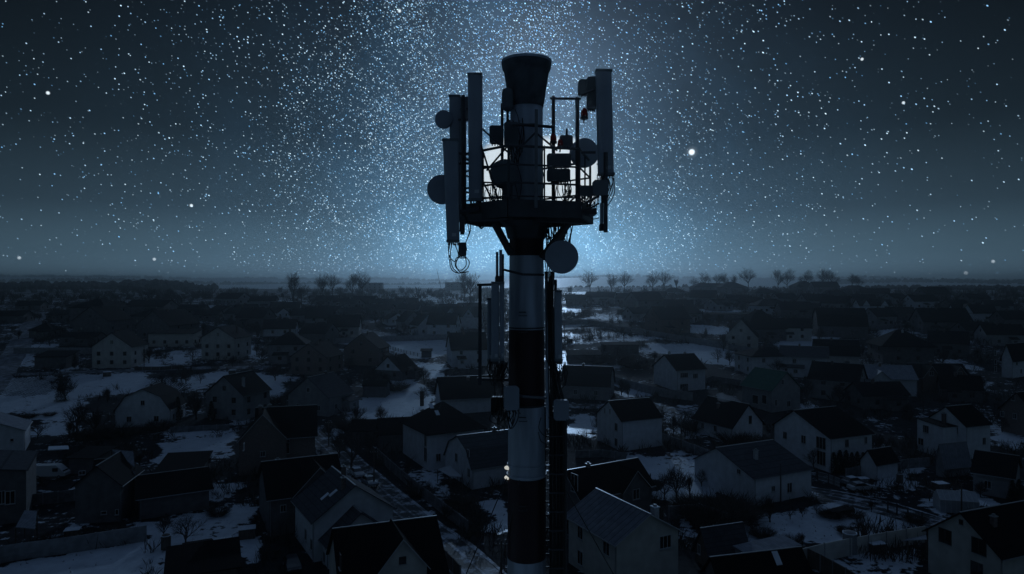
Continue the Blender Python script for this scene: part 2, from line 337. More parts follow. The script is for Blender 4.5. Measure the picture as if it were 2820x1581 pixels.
def build_ground():
    rows = [2.0]
    while rows[-1] < 6500:
        y = rows[-1]; rows.append(y+max(1.0 if y > 40 else 4, y*(.0075 if y < 700 else .03)))
    rows = np.array(rows)
    ang = np.concatenate([np.linspace(-72, -42, 8)[:-1], np.linspace(-42, 42, 331), np.linspace(42, 72, 8)[1:]])
    t = np.tan(np.radians(ang))
    XX = rows[:, None]*t[None, :]+np.zeros_like(rows)[:, None]; YY = np.repeat(rows[:, None], len(t), 1)
    XX = np.where(rows[:, None] < 30, np.clip(XX, -3000, 3000), XX)
    ZZ = hh(XX, YY)
    jx = 1.6*(np.sin(XX*.9+2*np.sin(YY*.5))+np.sin(XX*.31+YY*.23+1.3)*1.5+np.sin(YY*.77-XX*.41)); jy = 1.6*(np.sin(YY*.8+2*np.sin(XX*.45)+1)+1.5*np.sin(YY*.27-XX*.35))
    px = CX+(XX+jx*.5)/(YY+jy)*F; py = HY+(CZ-ZZ)/(YY+jy)*F
    cov = np.full(XX.shape, .30); fur = np.zeros(XX.shape)
    cov = np.where(YY > 220, .37, cov); cov = np.where(YY > 430, .42, cov); cov = np.where(YY > 1300, .74, cov)  # farthest slopes whitened, standing in for bright fog between the ridges
    cov = np.where((YY < 60), .55, cov)
    for poly, c in SNOW: cov = np.where(poly_mask(px, py, poly), c, cov)
    for _ in range(2): cov[1:-1,1:-1] = (cov[1:-1,1:-1]*2+cov[:-2,1:-1]+cov[2:,1:-1]+cov[1:-1,:-2]+cov[1:-1,2:])/6
    for poly in FURROW: fur = np.where(poly_mask(px, py, poly), 1.0, fur)
    nr, nc = XX.shape
    # behind the camera too, flat
    verts = np.stack([XX, YY, ZZ], -1).reshape(-1, 3)
    idx = np.arange(nr*nc).reshape(nr, nc)
    faces = np.stack([idx[:-1, :-1], idx[:-1, 1:], idx[1:, 1:], idx[1:, :-1]], -1).reshape(-1, 4)
    vl = verts.tolist(); fl = faces.tolist(); k = len(vl)
    # apron behind the camera: joins the first row
    x0, x1 = XX[0, 0], XX[0, -1]
    vl += [(-6000, -600, 0), (6000, -600, 0), (6000, 6500, 0-.5), (-6000, 6500, 0-.5)]
    row0 = idx[0].tolist()
    fl.append([k, k+1]+row0[::-1])
    me = bpy.data.meshes.new('ground'); me.from_pydata(vl, [], fl)
    a = me.attributes.new('cover', 'FLOAT', 'POINT'); a.data.foreach_set('value', np.concatenate([cov.ravel(), [.4]*4]).astype('f'))
    b = me.attributes.new('furrow', 'FLOAT', 'POINT'); b.data.foreach_set('value', np.concatenate([fur.ravel(), [0]*4]).astype('f'))
    me.polygons.foreach_set('use_smooth', [True]*len(fl)); me.update()
    o = bpy.data.objects.new('ground', me); C.objects.link(o); o['kind'] = 'structure'
    m = bpy.data.materials.new('snow_and_soil'); m.use_nodes = True; t = m.node_tree; bs = t.nodes['Principled BSDF']; L = t.links
    def nn(ty, **kw):
        n = t.nodes.new(ty)
        for q, w in kw.items(): setattr(n, q, w)
        return n
    tcn = nn('ShaderNodeTexCoord')
    def nz(sc, det, rough=.6, vec=None):
        n = nn('ShaderNodeTexNoise'); n.inputs['Scale'].default_value = sc; n.inputs['Detail'].default_value = det; n.inputs['Roughness'].default_value = rough
        L.new(vec or tcn.outputs['Object'], n.inputs['Vector']); return n.outputs['Fac']
    def mth(op, a_, b_=None, c_=None):
        n = nn('ShaderNodeMath', operation=op)
        for i, v in enumerate((a_, b_, c_)):
            if v is None: continue
            if isinstance(v, (int, float)): n.inputs[i].default_value = v
            else: L.new(v, n.inputs[i])
        return n.outputs[0]
    at = nn('ShaderNodeAttribute'); at.attribute_name = 'cover'; af = nn('ShaderNodeAttribute'); af.attribute_name = 'furrow'
    n1 = nz(.11, 8, .68); n2 = nz(.9, 5, .6); n3 = nz(.035, 4, .5)
    mix = mth('ADD', mth('MULTIPLY', n1, .48), mth('ADD', mth('MULTIPLY', n2, .40), mth('MULTIPLY', n3, .12)))
    # ploughed rows
    mp = nn('ShaderNodeMapping'); L.new(tcn.outputs['Object'], mp.inputs[0]); mp.inputs['Rotation'].default_value = (0,0,R(-38)); mp.inputs['Scale'].default_value = (.55,.12,1)
    wv = nn('ShaderNodeTexWave'); L.new(mp.outputs[0], wv.inputs['Vector']); wv.inputs['Scale'].default_value = .9; wv.inputs['Distortion'].default_value = 2.5
    mix = mth('ADD', mix, mth('MULTIPLY', mth('MULTIPLY', mth('SUBTRACT', wv.outputs['Fac'], .5), af.outputs['Fac']), .30))
    thr = mth('SUBTRACT', .665, mth('MULTIPLY', at.outputs['Fac'], .308))
    mr = nn('ShaderNodeMapRange', interpolation_type='SMOOTHSTEP'); L.new(mth('SUBTRACT', mix, thr), mr.inputs[0]); mr.inputs[1].default_value = -.018; mr.inputs[2].default_value = .03
    soil = nn('ShaderNodeValToRGB'); e = soil.color_ramp.elements; e[0].position = .38; e[0].color = (.006,.008,.011,1); e[1].position = .62; e[1].color = (.022,.025,.032,1)
    L.new(n2, soil.inputs[0])
    sn = nn('ShaderNodeValToRGB'); e = sn.color_ramp.elements; e[0].position = .3; e[0].color = (.42,.48,.56,1); e[1].position = .7; e[1].color = (.62,.69,.78,1)
    L.new(nz(.5, 6, .7), sn.inputs[0])
    mx = nn('ShaderNodeMixRGB'); L.new(mr.outputs[0], mx.inputs[0]); L.new(soil.outputs[0], mx.inputs[1]); L.new(sn.outputs[0], mx.inputs[2])
    L.new(mx.outputs[0], bs.inputs['Base Color']); rr = nn('ShaderNodeMapRange'); L.new(mr.outputs[0], rr.inputs[0]); rr.inputs[3].default_value = .8; rr.inputs[4].default_value = .34; L.new(rr.outputs[0], bs.inputs['Roughness'])
    r2 = nn('ShaderNodeMapRange'); L.new(mr.outputs[0], r2.inputs[0]); r2.inputs[3].default_value = .08; r2.inputs[4].default_value = .8; L.new(r2.outputs[0], bs.inputs['Specular IOR Level'])
    hgt = mth('ADD', mth('MULTIPLY', mr.outputs[0], .5), nz(1.6, 6, .7))
    bp = nn('ShaderNodeBump'); bp.inputs['Strength'].default_value = .4; bp.inputs['Distance'].default_value = .15; L.new(hgt, bp.inputs['Height']); L.new(bp.outputs[0], bs.inputs['Normal'])
    me.materials.append(m)
    return o
build_ground()
ROADS = []
def strip(name, pts, w, m, up=.05, kind='structure', step=6.0, off=0.0):
    """a road draped over the land through photo ground points"""
    q = [G(*p).to_2d() for p in pts]; line = [q[0]]
    for a, b in zip(q, q[1:]):
        n = max(1, int((b-a).length/step))
        for i in range(1, n+1): line.append(a+(b-a)*i/n)
    for _ in range(4):
        line = [line[0]]+[(line[i-1]+line[i]*2+line[i+1])/4 for i in range(1, len(line)-1)]+[line[-1]]
    vs = []; fs = []; nw = 5; ROADS.append((line, w))
    for i, p in enumerate(line):
        d = line[min(i+1, len(line)-1)]-line[max(i-1, 0)]; d.normalize(); nrm = Vector((-d.y, d.x))
        for k in range(nw):
            e = p+nrm*(off+.25*mnoise.noise(Vector((p.x*.1, p.y*.1, off))))+nrm*w*(k/(nw-1)-.5)*(1+(.12 if not off else .9)*mnoise.noise(Vector((p.x*.15, p.y*.15, k*2.0)))); vs.append((e.x, e.y, H(e.x, e.y)+up))
    for i in range(len(line)-1):
        for k in range(nw-1): fs.append((i*nw+k, i*nw+k+1, (i+1)*nw+k+1, (i+1)*nw+k))
    me = bpy.data.meshes.new(name); me.from_pydata(vs, [], fs); me.materials.append(m); me.polygons.foreach_set('use_smooth', [True]*len(fs)); me.update()
    o = bpy.data.objects.new(name, me); C.objects.link(o); o['kind'] = kind; return o
def roadmat(name, base, icy, amt):
    m = bpy.data.materials.new(name); m.use_nodes = True; t = m.node_tree; b = t.nodes['Principled BSDF']
    tcn = t.nodes.new('ShaderNodeTexCoord'); n = t.nodes.new('ShaderNodeTexNoise'); n.inputs['Scale'].default_value = .45; n.inputs['Detail'].default_value = 8; n.inputs['Roughness'].default_value = .7
    t.links.new(tcn.outputs['Object'], n.inputs['Vector'])
    r = t.nodes.new('ShaderNodeValToRGB'); e = r.color_ramp.elements; e[0].position = amt; e[0].color = (*base, 1); e[1].position = amt+.1; e[1].color = (*icy, 1)
    t.links.new(n.outputs['Fac'], r.inputs[0]); t.links.new(r.outputs[0], b.inputs['Base Color']); b.inputs['Roughness'].default_value = .62; b.inputs['Specular IOR Level'].default_value = .3
    bp = t.nodes.new('ShaderNodeBump'); bp.inputs['Strength'].default_value = .7; bp.inputs['Distance'].default_value = .08; t.links.new(n.outputs['Fac'], bp.inputs['Height']); t.links.new(bp.outputs[0], b.inputs['Normal'])
    return m
RM = roadmat('wet_gravel_road', (.022,.025,.03), (.40,.44,.50), .49); RM2 = roadmat('tarmac_road', (.075,.085,.10), (.26,.29,.34), .48)
strip('village_street', [(845,1178),(895,1222),(950,1275),(1030,1345),(1140,1440),(1250,1530),(1330,1600),(1400,1690)], 6.5, RM)
TM = roadmat('icy_track', (.10,.11,.13), (.55,.6,.68), .46)
ST = [(845,1178),(895,1222),(950,1275),(1030,1345),(1140,1440),(1250,1530),(1330,1600),(1400,1690)]
for o_, w_ in ((-3.1,.5),(-.9,.35),(1.0,.4),(3.2,.6)): strip('street_snow_line', ST, w_, TM, up=.075, off=o_, step=2.5)
strip('country_road', [(110,862),(80,905),(45,965),(15,1010),(-40,1085)], 8, RM2)
strip('cross_lane', [(-60,1034),(120,1030),(300,1022),(480,1016),(640,1010),(760,1012)], 5, RM2)
strip('upper_lane', [(1540,906),(1680,900),(1900,938),(2090,966),(2260,985),(2420,1004)], 6, RM2)
strip('garden_lane', [(1560,1118),(1700,1120),(1900,1122),(2060,1200)], 5, RM)
strip('yard_lane', [(2170,1345),(2300,1362),(2420,1388),(2520,1420),(2660,1470)], 5.5, RM)
for o_ in (-2.6,-.7,.9,2.5): strip('lane_snow_line', [(2170,1345),(2300,1362),(2420,1388),(2520,1420),(2660,1470)], .4, TM, up=.075, off=o_, step=2.5)
strip('row_house_lane', [(640,850),(760,872),(900,895),(1080,925)], 6, RM2)
# ------------------------------------------------------------------ haze
def haze():
    mb = MB(); m = bpy.data.materials.new('haze_air'); m.use_nodes = True; t = m.node_tree; t.nodes.remove(t.nodes['Principled BSDF'])
    v = t.nodes.new('ShaderNodeVolumePrincipled'); v.inputs['Color'].default_value = (.90,.96,1,1); v.inputs['Density'].default_value = .00036
    v.inputs['Anisotropy'].default_value = .88
    t.links.new(v.outputs[0], t.nodes['Material Output'].inputs['Volume'])
    mb.box((0, 3000, 45), (13000, 7300, 100), m)
    o = mb.build('haze'); o['kind'] = 'stuff'
haze()
# ------------------------------------------------------------------ the tower
TD = 16.0; TX = (1450-CX)/F*TD
def zpy(py, D=TD): return CZ+(HY-py)/F*D
def colr(z):                       # radius of the mast at height z: slightly tapered
    return .375+(zpy(300)-z)*.0066 if z > 0 else .62
def build_tower():
    T = thing('cell_tower', (TX, TD, 0), 0, 'tall steel mast in red and white bands carrying a platform full of antennas', 'tower')
    o = Vector((TX, TD, 0))
    b = MB()
    bands = [(1820,'red'),(1553,'whiteb'),(1325,'red'),(1125,'whiteb'),(910,'red'),(703,'whiteb'),(590,'red'),(292,'whiteb')]
    zs = [(0, 'whiteb')]+[(zpy(p), None) for p, _ in bands]
    prof = []; mm = []
    names = ['whiteb','red','whiteb','red','whiteb','red','whiteb','red','whiteb']
    levels = [0, 2.6]+[zpy(p, TD-.42) for p in (1820,1553,1325,1125,910,703,590)]+[zpy(295)]
    cols = ['whiteb','red','whiteb','red','whiteb','red','whiteb','red','whiteb']
    for i in range(len(levels)-1):
        a, c = levels[i], levels[i+1]; n = 3
        for k in range(n): prof.append((colr(a+(c-a)*k/n), a+(c-a)*k/n)); mm.append(cols[i])
    prof.append((colr(levels[-1]), levels[-1])); mm.append(cols[-1])
    b.lathe(prof, None, 40, mfun=lambda j: M[mm[j]])
    b.build('mast', T, smooth=True)
    # flared head, open at the top
    z0 = levels[-1]; z1 = zpy(186); b = MB()
    pr = [(.375,z0-.01),(.39,z0),(.42,z0+.18),(.455,z0+.4),(.49,z0+.62),(.525,z0+.82),(.560,z1-.05),(.570,z1+.04),(.572,zpy(170)),(.545,zpy(170)+.005),(.53,z1),(.36,z0+.1),(.30,z0+.1)]
    b.lathe(pr, M['head'], 40); b.build('flared_head', T, smooth=True)
    b = MB(); b.lathe([(.565,zpy(176)),(.582,zpy(176)+.003),(.582,zpy(169)),(.555,zpy(169)+.003)], M['whiteb'], 40); b.build('frosted_rim', T)
    # flange ring and band clamps
    for py, w, e in ((1320,.05,.035),(1292,.04,.022),(1122,.03,.02),(905,.03,.012)):
        b = MB(); z = zpy(py, TD-.45); r = colr(z); b.lathe([(r,z-w/2),(r+e,z-w/2),(r+e,z+w/2),(r,z+w/2)], M['whiteb'] if py > 1200 else M['steel'], 40); b.build('flange_ring', T)
    pass
    for py in (860, 905, 1150, 1395): 
        b = MB(); z = zpy(py, TD-.45); b.box((-.1, -colr(z)-.02, z), (.16,.03,.02), M['steel']); b.tube([(-.18,-colr(z),z-.08),(-.18,-colr(z)-.07,z-.08),(.0,-colr(z)-.07,z-.08),(.0,-colr(z),z-.08)], .008, M['steel'], 5); b.build('climbing_rung', T)
    # platform: hexagon deck with joists, toe boards
    zd = 36.62; RR = 1.62; hexp = [Vector((RR*math.cos(R(a)), RR*math.sin(R(a)), 0)) for a in (-105,-45,15,75,135,195)]
    def hx(s, z): return [Vector((p.x*s, p.y*s, z)) for p in hexp]
    b = MB(); a0 = hx(1, zd); a1 = hx(1, zd+.07); b.face(a0[::-1], M['steel']); b.face(a1, M['steel'])
    for i in range(6): b.face([a0[i], a0[(i+1)%6], a1[(i+1)%6], a1[i]], M['steel'])
    b.build('deck', T)
    b = MB()
    for i in range(6):
        p, q = hx(1.0, zd-.06)[i], hx(1.0, zd-.06)[(i+1)%6]; b.bar(p, q, .06, .36, M['steel']); b.bar(hx(.25, zd-.08)[i], p, .08, .15, M['steel'])
    for s in (.5, .75):
        for i in range(6): b.bar(hx(s, zd-.05)[i], hx(s, zd-.05)[(i+1)%6], .05, .10, M['steel'])
    b.build('deck_frame', T)
    b = MB(); b.lathe([(.41,zd-.62),(.44,zd-.60),(.50,zd-.34),(.62,zd-.22),(.62,zd-.10),(.4,zd-.08)], M['steel'], 12); b.build('bearing_collar', T)
    b = MB()
    for p, q, w in (((1290,575),(1400,620),.34), ((1500,600),(1640,572),.26)):
        a, c = P(p[0], (p[1]+q[1])/2+4, 15.2)-o, P(q[0], (p[1]+q[1])/2-2, 15.2)-o; b.bar(a, c, .5, .13, M['steel']); b.build('under_tray', T); b = MB()
    a, c = P(1470,600,15.3)-o, P(1605,606,15.3)-o; b.bar(a, c, .3, .16, M['steel'])
    b.build('under_tray', T)
    # railing: posts and three rails on each side
    for i in range(6):
        b = MB(); p = hx(.97, zd)[i]; b.tube([p, p+Vector((0,0,1.28))], .028, M['steel'], 8); b.build('railing_post', T)
        m = (hx(.97, zd)[i]+hx(.97, zd)[(i+1)%6])/2
        b = MB(); b.tube([m, m+Vector((0,0,1.25))], .02, M['steel'], 6); b.build('railing_post', T)
    for hgt, r in ((1.25,.03),(.86,.022),(.48,.024),(.20,.018)):
        b = MB(); q = hx(.97, zd+hgt); b.tube(q+[q[0]], r, M['steel'], 6); b.build('rail', T)
    b = MB()
    for (p, q) in (((1328,355),(1405,425)), ((1325,400),(1375,560)), ((1340,470),(1400,400)), ((1610,520),(1530,590)), ((1590,560),(1690,470)), ((1330,500),(1365,570)), ((1595,590),(1650,560)), ((1420,420),(1475,365)), ((1475,365),(1535,415))):
        D = 14.9; b = MB(); b.tube([P(*p, D)-o, P(*q, D)-o], .022, M['steel'], 6); b.build('diagonal_brace', T)
    # white square post in front, tall posts on the right
    b = MB(); b.bar(P(1476,572,14.3)-o, P(1477,302,14.3)-o, .065, .065, M['steel2']); b.build('antenna_post', T)
    for x, y0, y1, D, r in ((1524,600,265,15.6,.042),(1590,590,268,15.0,.045),(1383,500,285,16.2,.035),(1318,620,215,15.6,.04),(1275,640,262,15.2,.04),(1668,640,420,14.8,.045),(1660,560,200,15.2,.04)):
        b = MB(); b.tube([P(x, y0, D)-o, P(x, y1, D)-o], r, M['steel'], 8)
        b.build('antenna_post', T)
    b = MB()
    for (p, q, D, r) in (((1515,271),(1600,272),15.3,.028), ((1430,343),(1524,350),15.4,.034), ((1280,300),(1330,303),15.4,.02), ((1262,330),(1325,330),15.3,.025), ((1262,450),(1322,450),15.3,.03), ((1232,420),(1290,425),15.1,.03), ((1240,600),(1300,602),15.1,.035), ((1655,240),(1600,262),15.1,.03), ((1640,420),(1600,420),14.9,.03), ((1650,540),(1610,560),14.9,.03), ((1320,575),(1262,585),15.0,.05), ((1410,345),(1480,343),15.3,.03)):
        b = MB(); b.tube([P(*p, D)-o, P(*q, D)-o], r, M['steel'], 6); b.build('cross_bar', T)
    # raking struts under the platform
    for p, q, D in (((1362,615),(1408,700),15.6), ((1568,612),(1492,712),15.6), ((1420,600),(1425,690),17.0), ((1500,610),(1480,700),17.2)):
        b = MB(); b.tube([P(*p, D)-o, P(*q, D)-o], .085, M['steel'], 8); b.build('raking_strut', T)
    # lower mounting frame on the left
    b = MB()
    b.bar(P(1322,782,15.5)-o, P(1322,1060,15.5)-o, .075, .075, M['steel']); b.bar(P(1314,785,15.5)-o, P(1386,783,15.6)-o, .05, .06, M['steel']); b.bar(P(1314,1044,15.5)-o, P(1400,1046,15.6)-o, .05, .06, M['steel'])
    b.tube([P(1384,742,15.5)-o, P(1440,756,15.3)-o, P(1498,757,15.45)-o], .03, M['steel'], 6)
    b.tube([P(1384,1050,15.6)-o, P(1384,700,15.6)-o], .035, M['steel'], 8); b.tube([P(1397,1080,15.6)-o, P(1440,1092,15.3)-o, P(1505,1096,15.5)-o], .03, M['steel2'], 6)
    b.build('lower_mounting_frame', T)
    b = MB(); b.tube([P(1530,1330,15.75)-o, P(1530,770,15.75)-o], .035, M['steel'], 8); b.tube([P(1500,800,15.8)-o, P(1536,800,15.8)-o], .02, M['steel'], 6); b.build('right_mounting_pipe', T).name = 'mounting_pipe'
    # cable ladder with rungs down the right flank, light-coloured conduit on the mast
    b = MB()
    for x in (1500, 1556): b.bar(P(x,2600,15.95)-o, P(x,1120,15.95)-o, .05, .05, M['steel'])
    py = 1130
    while py < 1700: b.bar(P(1500,py,15.95)-o, P(1556,py,15.95)-o, .03, .03, M['steel']); py += 36
    b.build('cable_ladder', T)
    b = MB(); b.tube([P(1504,760,15.68)-o, P(1508,1180,15.62)-o], .035, M['whiteb'], 8); b.build('conduit', T)
    return T
TOWER = build_tower()
rnd = random.Random(5)
def cable_bundle():
    T = thing('cable_bundle', P(1525,1130,15.7), 0, 'thick bundle of black feeder cables running down the right flank of the mast', 'cables')
    o = Vector(T.location)
    for i in range(20):
        b = MB(); x = 1509+ i*2.5; D = 15.6+rnd.uniform(-.05,.12); pts = [(1500+(i % 9)*3.2+rnd.uniform(-2,2), 748), (1503+(i % 10)*2.4, 850), (1504+(i % 11)*2.6, 980), (1506+i*2.2, 1080)]
        pts += [(x+4+rnd.uniform(-1,1), y) for y in (1130, 1250, 1400, 1560, 1750, 2100)]
        b.tube([P(px+rnd.uniform(-1,1), py, D)-o for px, py in pts], rnd.uniform(.010,.017), M['cable'], 6); b.build('feeder_cable', T)
    b = MB(); b.box(P(1536,1560,15.80)-o, (.33,.06,7.1), M['black']); b.build('cable_tray', T)
    for py in range(1150, 1700, 52):
        b = MB(); b.box(P(1532,py,15.52)-o, (.34,.02,.03), M['steel']); b.build('cable_clamp', T)
cable_bundle()
def loose_cables(name, pts_list, label, D=15.2, r=.012, cat='cables'):
    o = P(*pts_list[0][0], D); T = thing(name, o, 0, label, cat, None)
    for pts in pts_list:
        q = [P(px, py, D+rnd.uniform(-.12,.12))-o for px, py in pts]; s = []
        for i in range(len(q)-1):
            a, b_, c, d = q[max(i-1,0)], q[i], q[i+1], q[min(i+2, len(q)-1)]
            for k in range(5):
                t = k/5; s.append(.5*((2*b_)+(c-a)*t+(2*a-5*b_+4*c-d)*t*t+(3*b_-a-3*c+d)*t**3))
        s.append(q[-1]); b = MB(); b.tube(s, r, M['cable'], 5); b.build('jumper_cable', T)
def loopset(x0, x1, y0, y1, n, lo, seed):
    g = random.Random(seed); out = []
    for i in range(n):
        a = x0+(x1-x0)*g.random(); b = x0+(x1-x0)*g.random(); dep = y0+(y1-y0)*g.uniform(.5, 1)
        out.append([(a, y0+g.uniform(-8,8)), (a+(b-a)*.1+g.uniform(-8,8), (y0+dep)/2), ((a+b)/2+g.uniform(-6,6), dep), (b+g.uniform(-8,8), (y0+dep)/2+g.uniform(-4,8)), (b, y0+g.uniform(-12,lo))])
    return out
loose_cables('jumper_cables', [[(1234,668),(1238,720),(1246,745),(1268,752),(1288,738),(1292,720),(1280,705)], [(1240,668),(1236,700),(1250,720),(1262,712),(1268,700)], [(1250,668),(1262,700),(1256,730),(1268,750),(1290,748)], [(1246,668),(1240,700),(1246,735),(1262,752)], [(1278,690),(1284,728),(1270,744),(1255,735),(1256,712),(1272,705)], [(1285,605),(1292,640),(1283,668),(1286,690)], [(1290,600),(1296,630),(1286,660)]], 'black jumper cables hanging in loops below the lowest left panel antenna', 15.0, .011)
loose_cables('jumper_cables', [[(1316,612),(1322,625),(1330,626),(1338,612)], [(1312,612),(1326,630),(1340,610)]], 'short cable loop hanging under the left edge of the platform', 15.0, .012)
loose_cables('jumper_cables', loopset(1640,1690,484,560,7,10,3)+[[(1686,484),(1688,520),(1675,550),(1662,570)],[(1690,484),(1692,530),(1678,560),(1660,580)],[(1620,590),(1632,603),(1650,600)]], 'black jumper cables drooping under the tall right panel antenna', 14.9, .010)
loose_cables('jumper_cables', loopset(1500,1580,615,690,14,30,7)+[[(1508+k*8,612),(1512+k*6,650),(1500+k*7,700),(1505+k*4,750)] for k in range(8)], 'tangle of black cables dropping from the platform behind the round dish', 15.8, .013)
loose_cables('jumper_cables', loopset(1345,1400,1000,1065,10,20,9)+[[(1352+k*5,998),(1356+k*3,1040),(1362+k*4,1090),(1352+k*9,1140)] for k in range(10)], 'black cables gathered under the left side panel antennas', 15.45, .011)
loose_cables('jumper_cables', loopset(1352,1392,1130,1188,7,6,11)+loopset(1392,1430,1118,1182,6,6,12), 'black cable loops hanging below the two left radio boxes', 15.35, .011)
loose_cables('jumper_cables', loopset(1525,1560,1000,1060,8,20,13)+[[(1540,998),(1556,1020),(1560,1050),(1548,1070)]], 'black cables gathered under the right side panel antenna', 15.5, .010)
loose_cables('jumper_cables', [[(1490,1150),(1484,1180),(1500,1200),(1515,1190)],[(1482,1190),(1490,1215),(1505,1222)],[(1560,1155),(1566,1170),(1555,1185)]], 'three thin cables looping across the white band beside the ladder', 15.4, .010)
loose_cables('jumper_cables', [[(1424,345),(1432,380),(1420,430),(1436,500),(1428,560)],[(1418,300),(1428,330),(1424,370),(1440,420)],[(1412,330),(1424,400),(1414,470),(1430,560)],[(1500,400),(1490,440),(1498,500),(1486,560)],[(1536,500),(1530,540),(1545,580)],[(1560,560),(1600,572),(1640,560)],[(1330,560),(1380,574),(1430,566)]]+loopset(1400,1440,330,480,8,60,15)+loopset(1515,1575,500,585,10,30,17)+loopset(1590,1650,540,585,8,10,18)+loopset(1335,1400,520,590,9,-20,19), 'mass of thin black cables lying on and above the platform deck', 15.5, .009)
# --- panel antennas
def panel_antenna(label, x0, x1, y0, x2, x3, y1, D, depth=.16, rnd_top=True, m='radome', cat='panel antenna', group='panel antennas on the tower'):
    """corner pixels of the housing: top (x0..x1, y0), bottom (x2..x3, y1)"""
    a = P((x0+x1)/2, y0, D); c = P((x2+x3)/2, y1, D); w0 = (x1-x0)/F*D; w1 = (x3-x2)/F*D
    T = thing('panel_antenna', c, 0, label, cat, group)
    b = MB(); n = 12; prof = []
    for k in range(n):            # rounded front, flat back
        t = math.pi*k/(n-1); prof.append((-math.cos(t), -abs(math.sin(t))**.6))
    prof += [(1, .55), (-1, .55)]
    A = a-c; rings = [(A*s, (w1+(w0-w1)*s)/2*q) for s, q in ((0,.9),(.012,1),(.985,1),(1,.86))]
    pr = []
    for p, hw in rings: pr.append([Vector((p.x+u*hw, p.y+v*depth*.6, p.z)) for u, v in prof])
    for j in range(len(pr)-1):
        for k in range(len(prof)): b.face([pr[j][k], pr[j][(k+1)%len(prof)], pr[j+1][(k+1)%len(prof)], pr[j+1][k]], M[m])
    b.face(pr[0][::-1], M[m]); b.face(pr[-1], M[m]); b.build('housing', T)
    for zz, hh_ in ((.0,.05),(A.z-.045,.05)):
        b = MB(); q = A*(zz/A.z); b.box((q.x, q.y-.005, q.z+.022), ((w1 if zz < .5 else w0)*1.03, depth*1.32, hh_), M['box']); b.build('end_cap', T)
    b = MB(); q = A*.07; b.box((q.x+w1*.12, -depth*.6-.004, q.z), (w1*.34, .008, .07), M['trim']); b.build('rating_plate', T)
    b = MB()
    for u in (-.6,-.25,.1,.45,.75): b.tube([(u*w1/2, -.02, .0), (u*w1/2, -.02, -.07)], .016, M['steel'], 6)
    b.build('connector', T)
    for s in (.12, .86):
        b = MB(); p = A*s; b.box((p.x, depth*.33+.06, p.z), (w1*.5, .16, .08), M['steel']); b.tube([(p.x-w1*.5,depth*.33+.12,p.z),(p.x+w1*.5,depth*.33+.12,p.z)], .015, M['steel'], 6); b.build('bracket', T)
    b = MB(); b.tube([(0, depth*.33+.15, .1), (A.x, depth*.33+.15+A.y, A.z-.1)], .035, M['steel'], 8); b.build('mounting_pipe', T)
    return T
panel_antenna('tall grey panel antenna standing left of the flared mast head', 1288,1329,204, 1291,1328,553, 15.0)
panel_antenna('tall grey panel antenna at the right end of the platform', 1640,1684,194, 1647,1691,483, 14.9)
panel_antenna('lowest left panel antenna reaching below the platform', 1219,1262,384, 1231,1265,667, 14.7)
panel_antenna('narrow panel antenna behind the small left dish', 1237,1269,264, 1240,1272,600, 15.6)
panel_antenna('wide panel antenna left of the mast below the horizon', 1353,1375,776, 1353,1375,994, 15.3, .12)
panel_antenna('slim panel antenna touching the mast side of the wide left one', 1376,1389,776, 1376,1389,992, 15.3, .12)
panel_antenna('slim panel antenna half hidden behind the wide left one', 1342,1356,820, 1342,1356,994, 15.7, .12)
panel_antenna('slim panel antenna right of the mast cables', 1527,1547,799, 1528,1549,994, 15.4, .12, m='radome2')
panel_antenna('dark narrow panel antenna between the two tall left ones', 1268,1284,300, 1268,1284,610, 15.4, .12, m='box')
def dish(label, px, py, rpx, D, yaw, depth=.22, m='radome'):
    c = P(px, py, D); r = rpx/F*D; T = thing('dish_antenna', c, R(yaw), label, 'dish antenna', 'dish antennas on the tower')
    b = MB(); b.lathe([(r*.30,.10+depth),(r*.8,depth),(r,depth*.72),(r,0),(r*.97,-.015),(r*.6,-.035),(.001,-.045)], M[m], 36, axis=(0,1,0)); b.build('drum', T, smooth=False)
    b = MB(); b.box((0, depth+.14, 0), (.14,.16,.2), M['steel']); b.tube([(0,depth+.22,-r*.6),(0,depth+.22,r*.6)], .03, M['steel'], 8); b.build('mount', T)
    return T
dish('small round dish on the far left of the tower', 1222, 327, 24, 15.4, 6)
dish('half hidden round dish behind the lowest left panel antenna', 1216, 521, 40, 15.6, 4)
dish('big round dish hanging right of the mast below the platform', 1547, 708, 46, 14.9, -4)
dish('round dish between the right posts above the railing', 1612, 420, 40, 16.2, 14)
dish('dark dish left of the mast behind the railing', 1392, 478, 40, 15.3, 20, m='box')
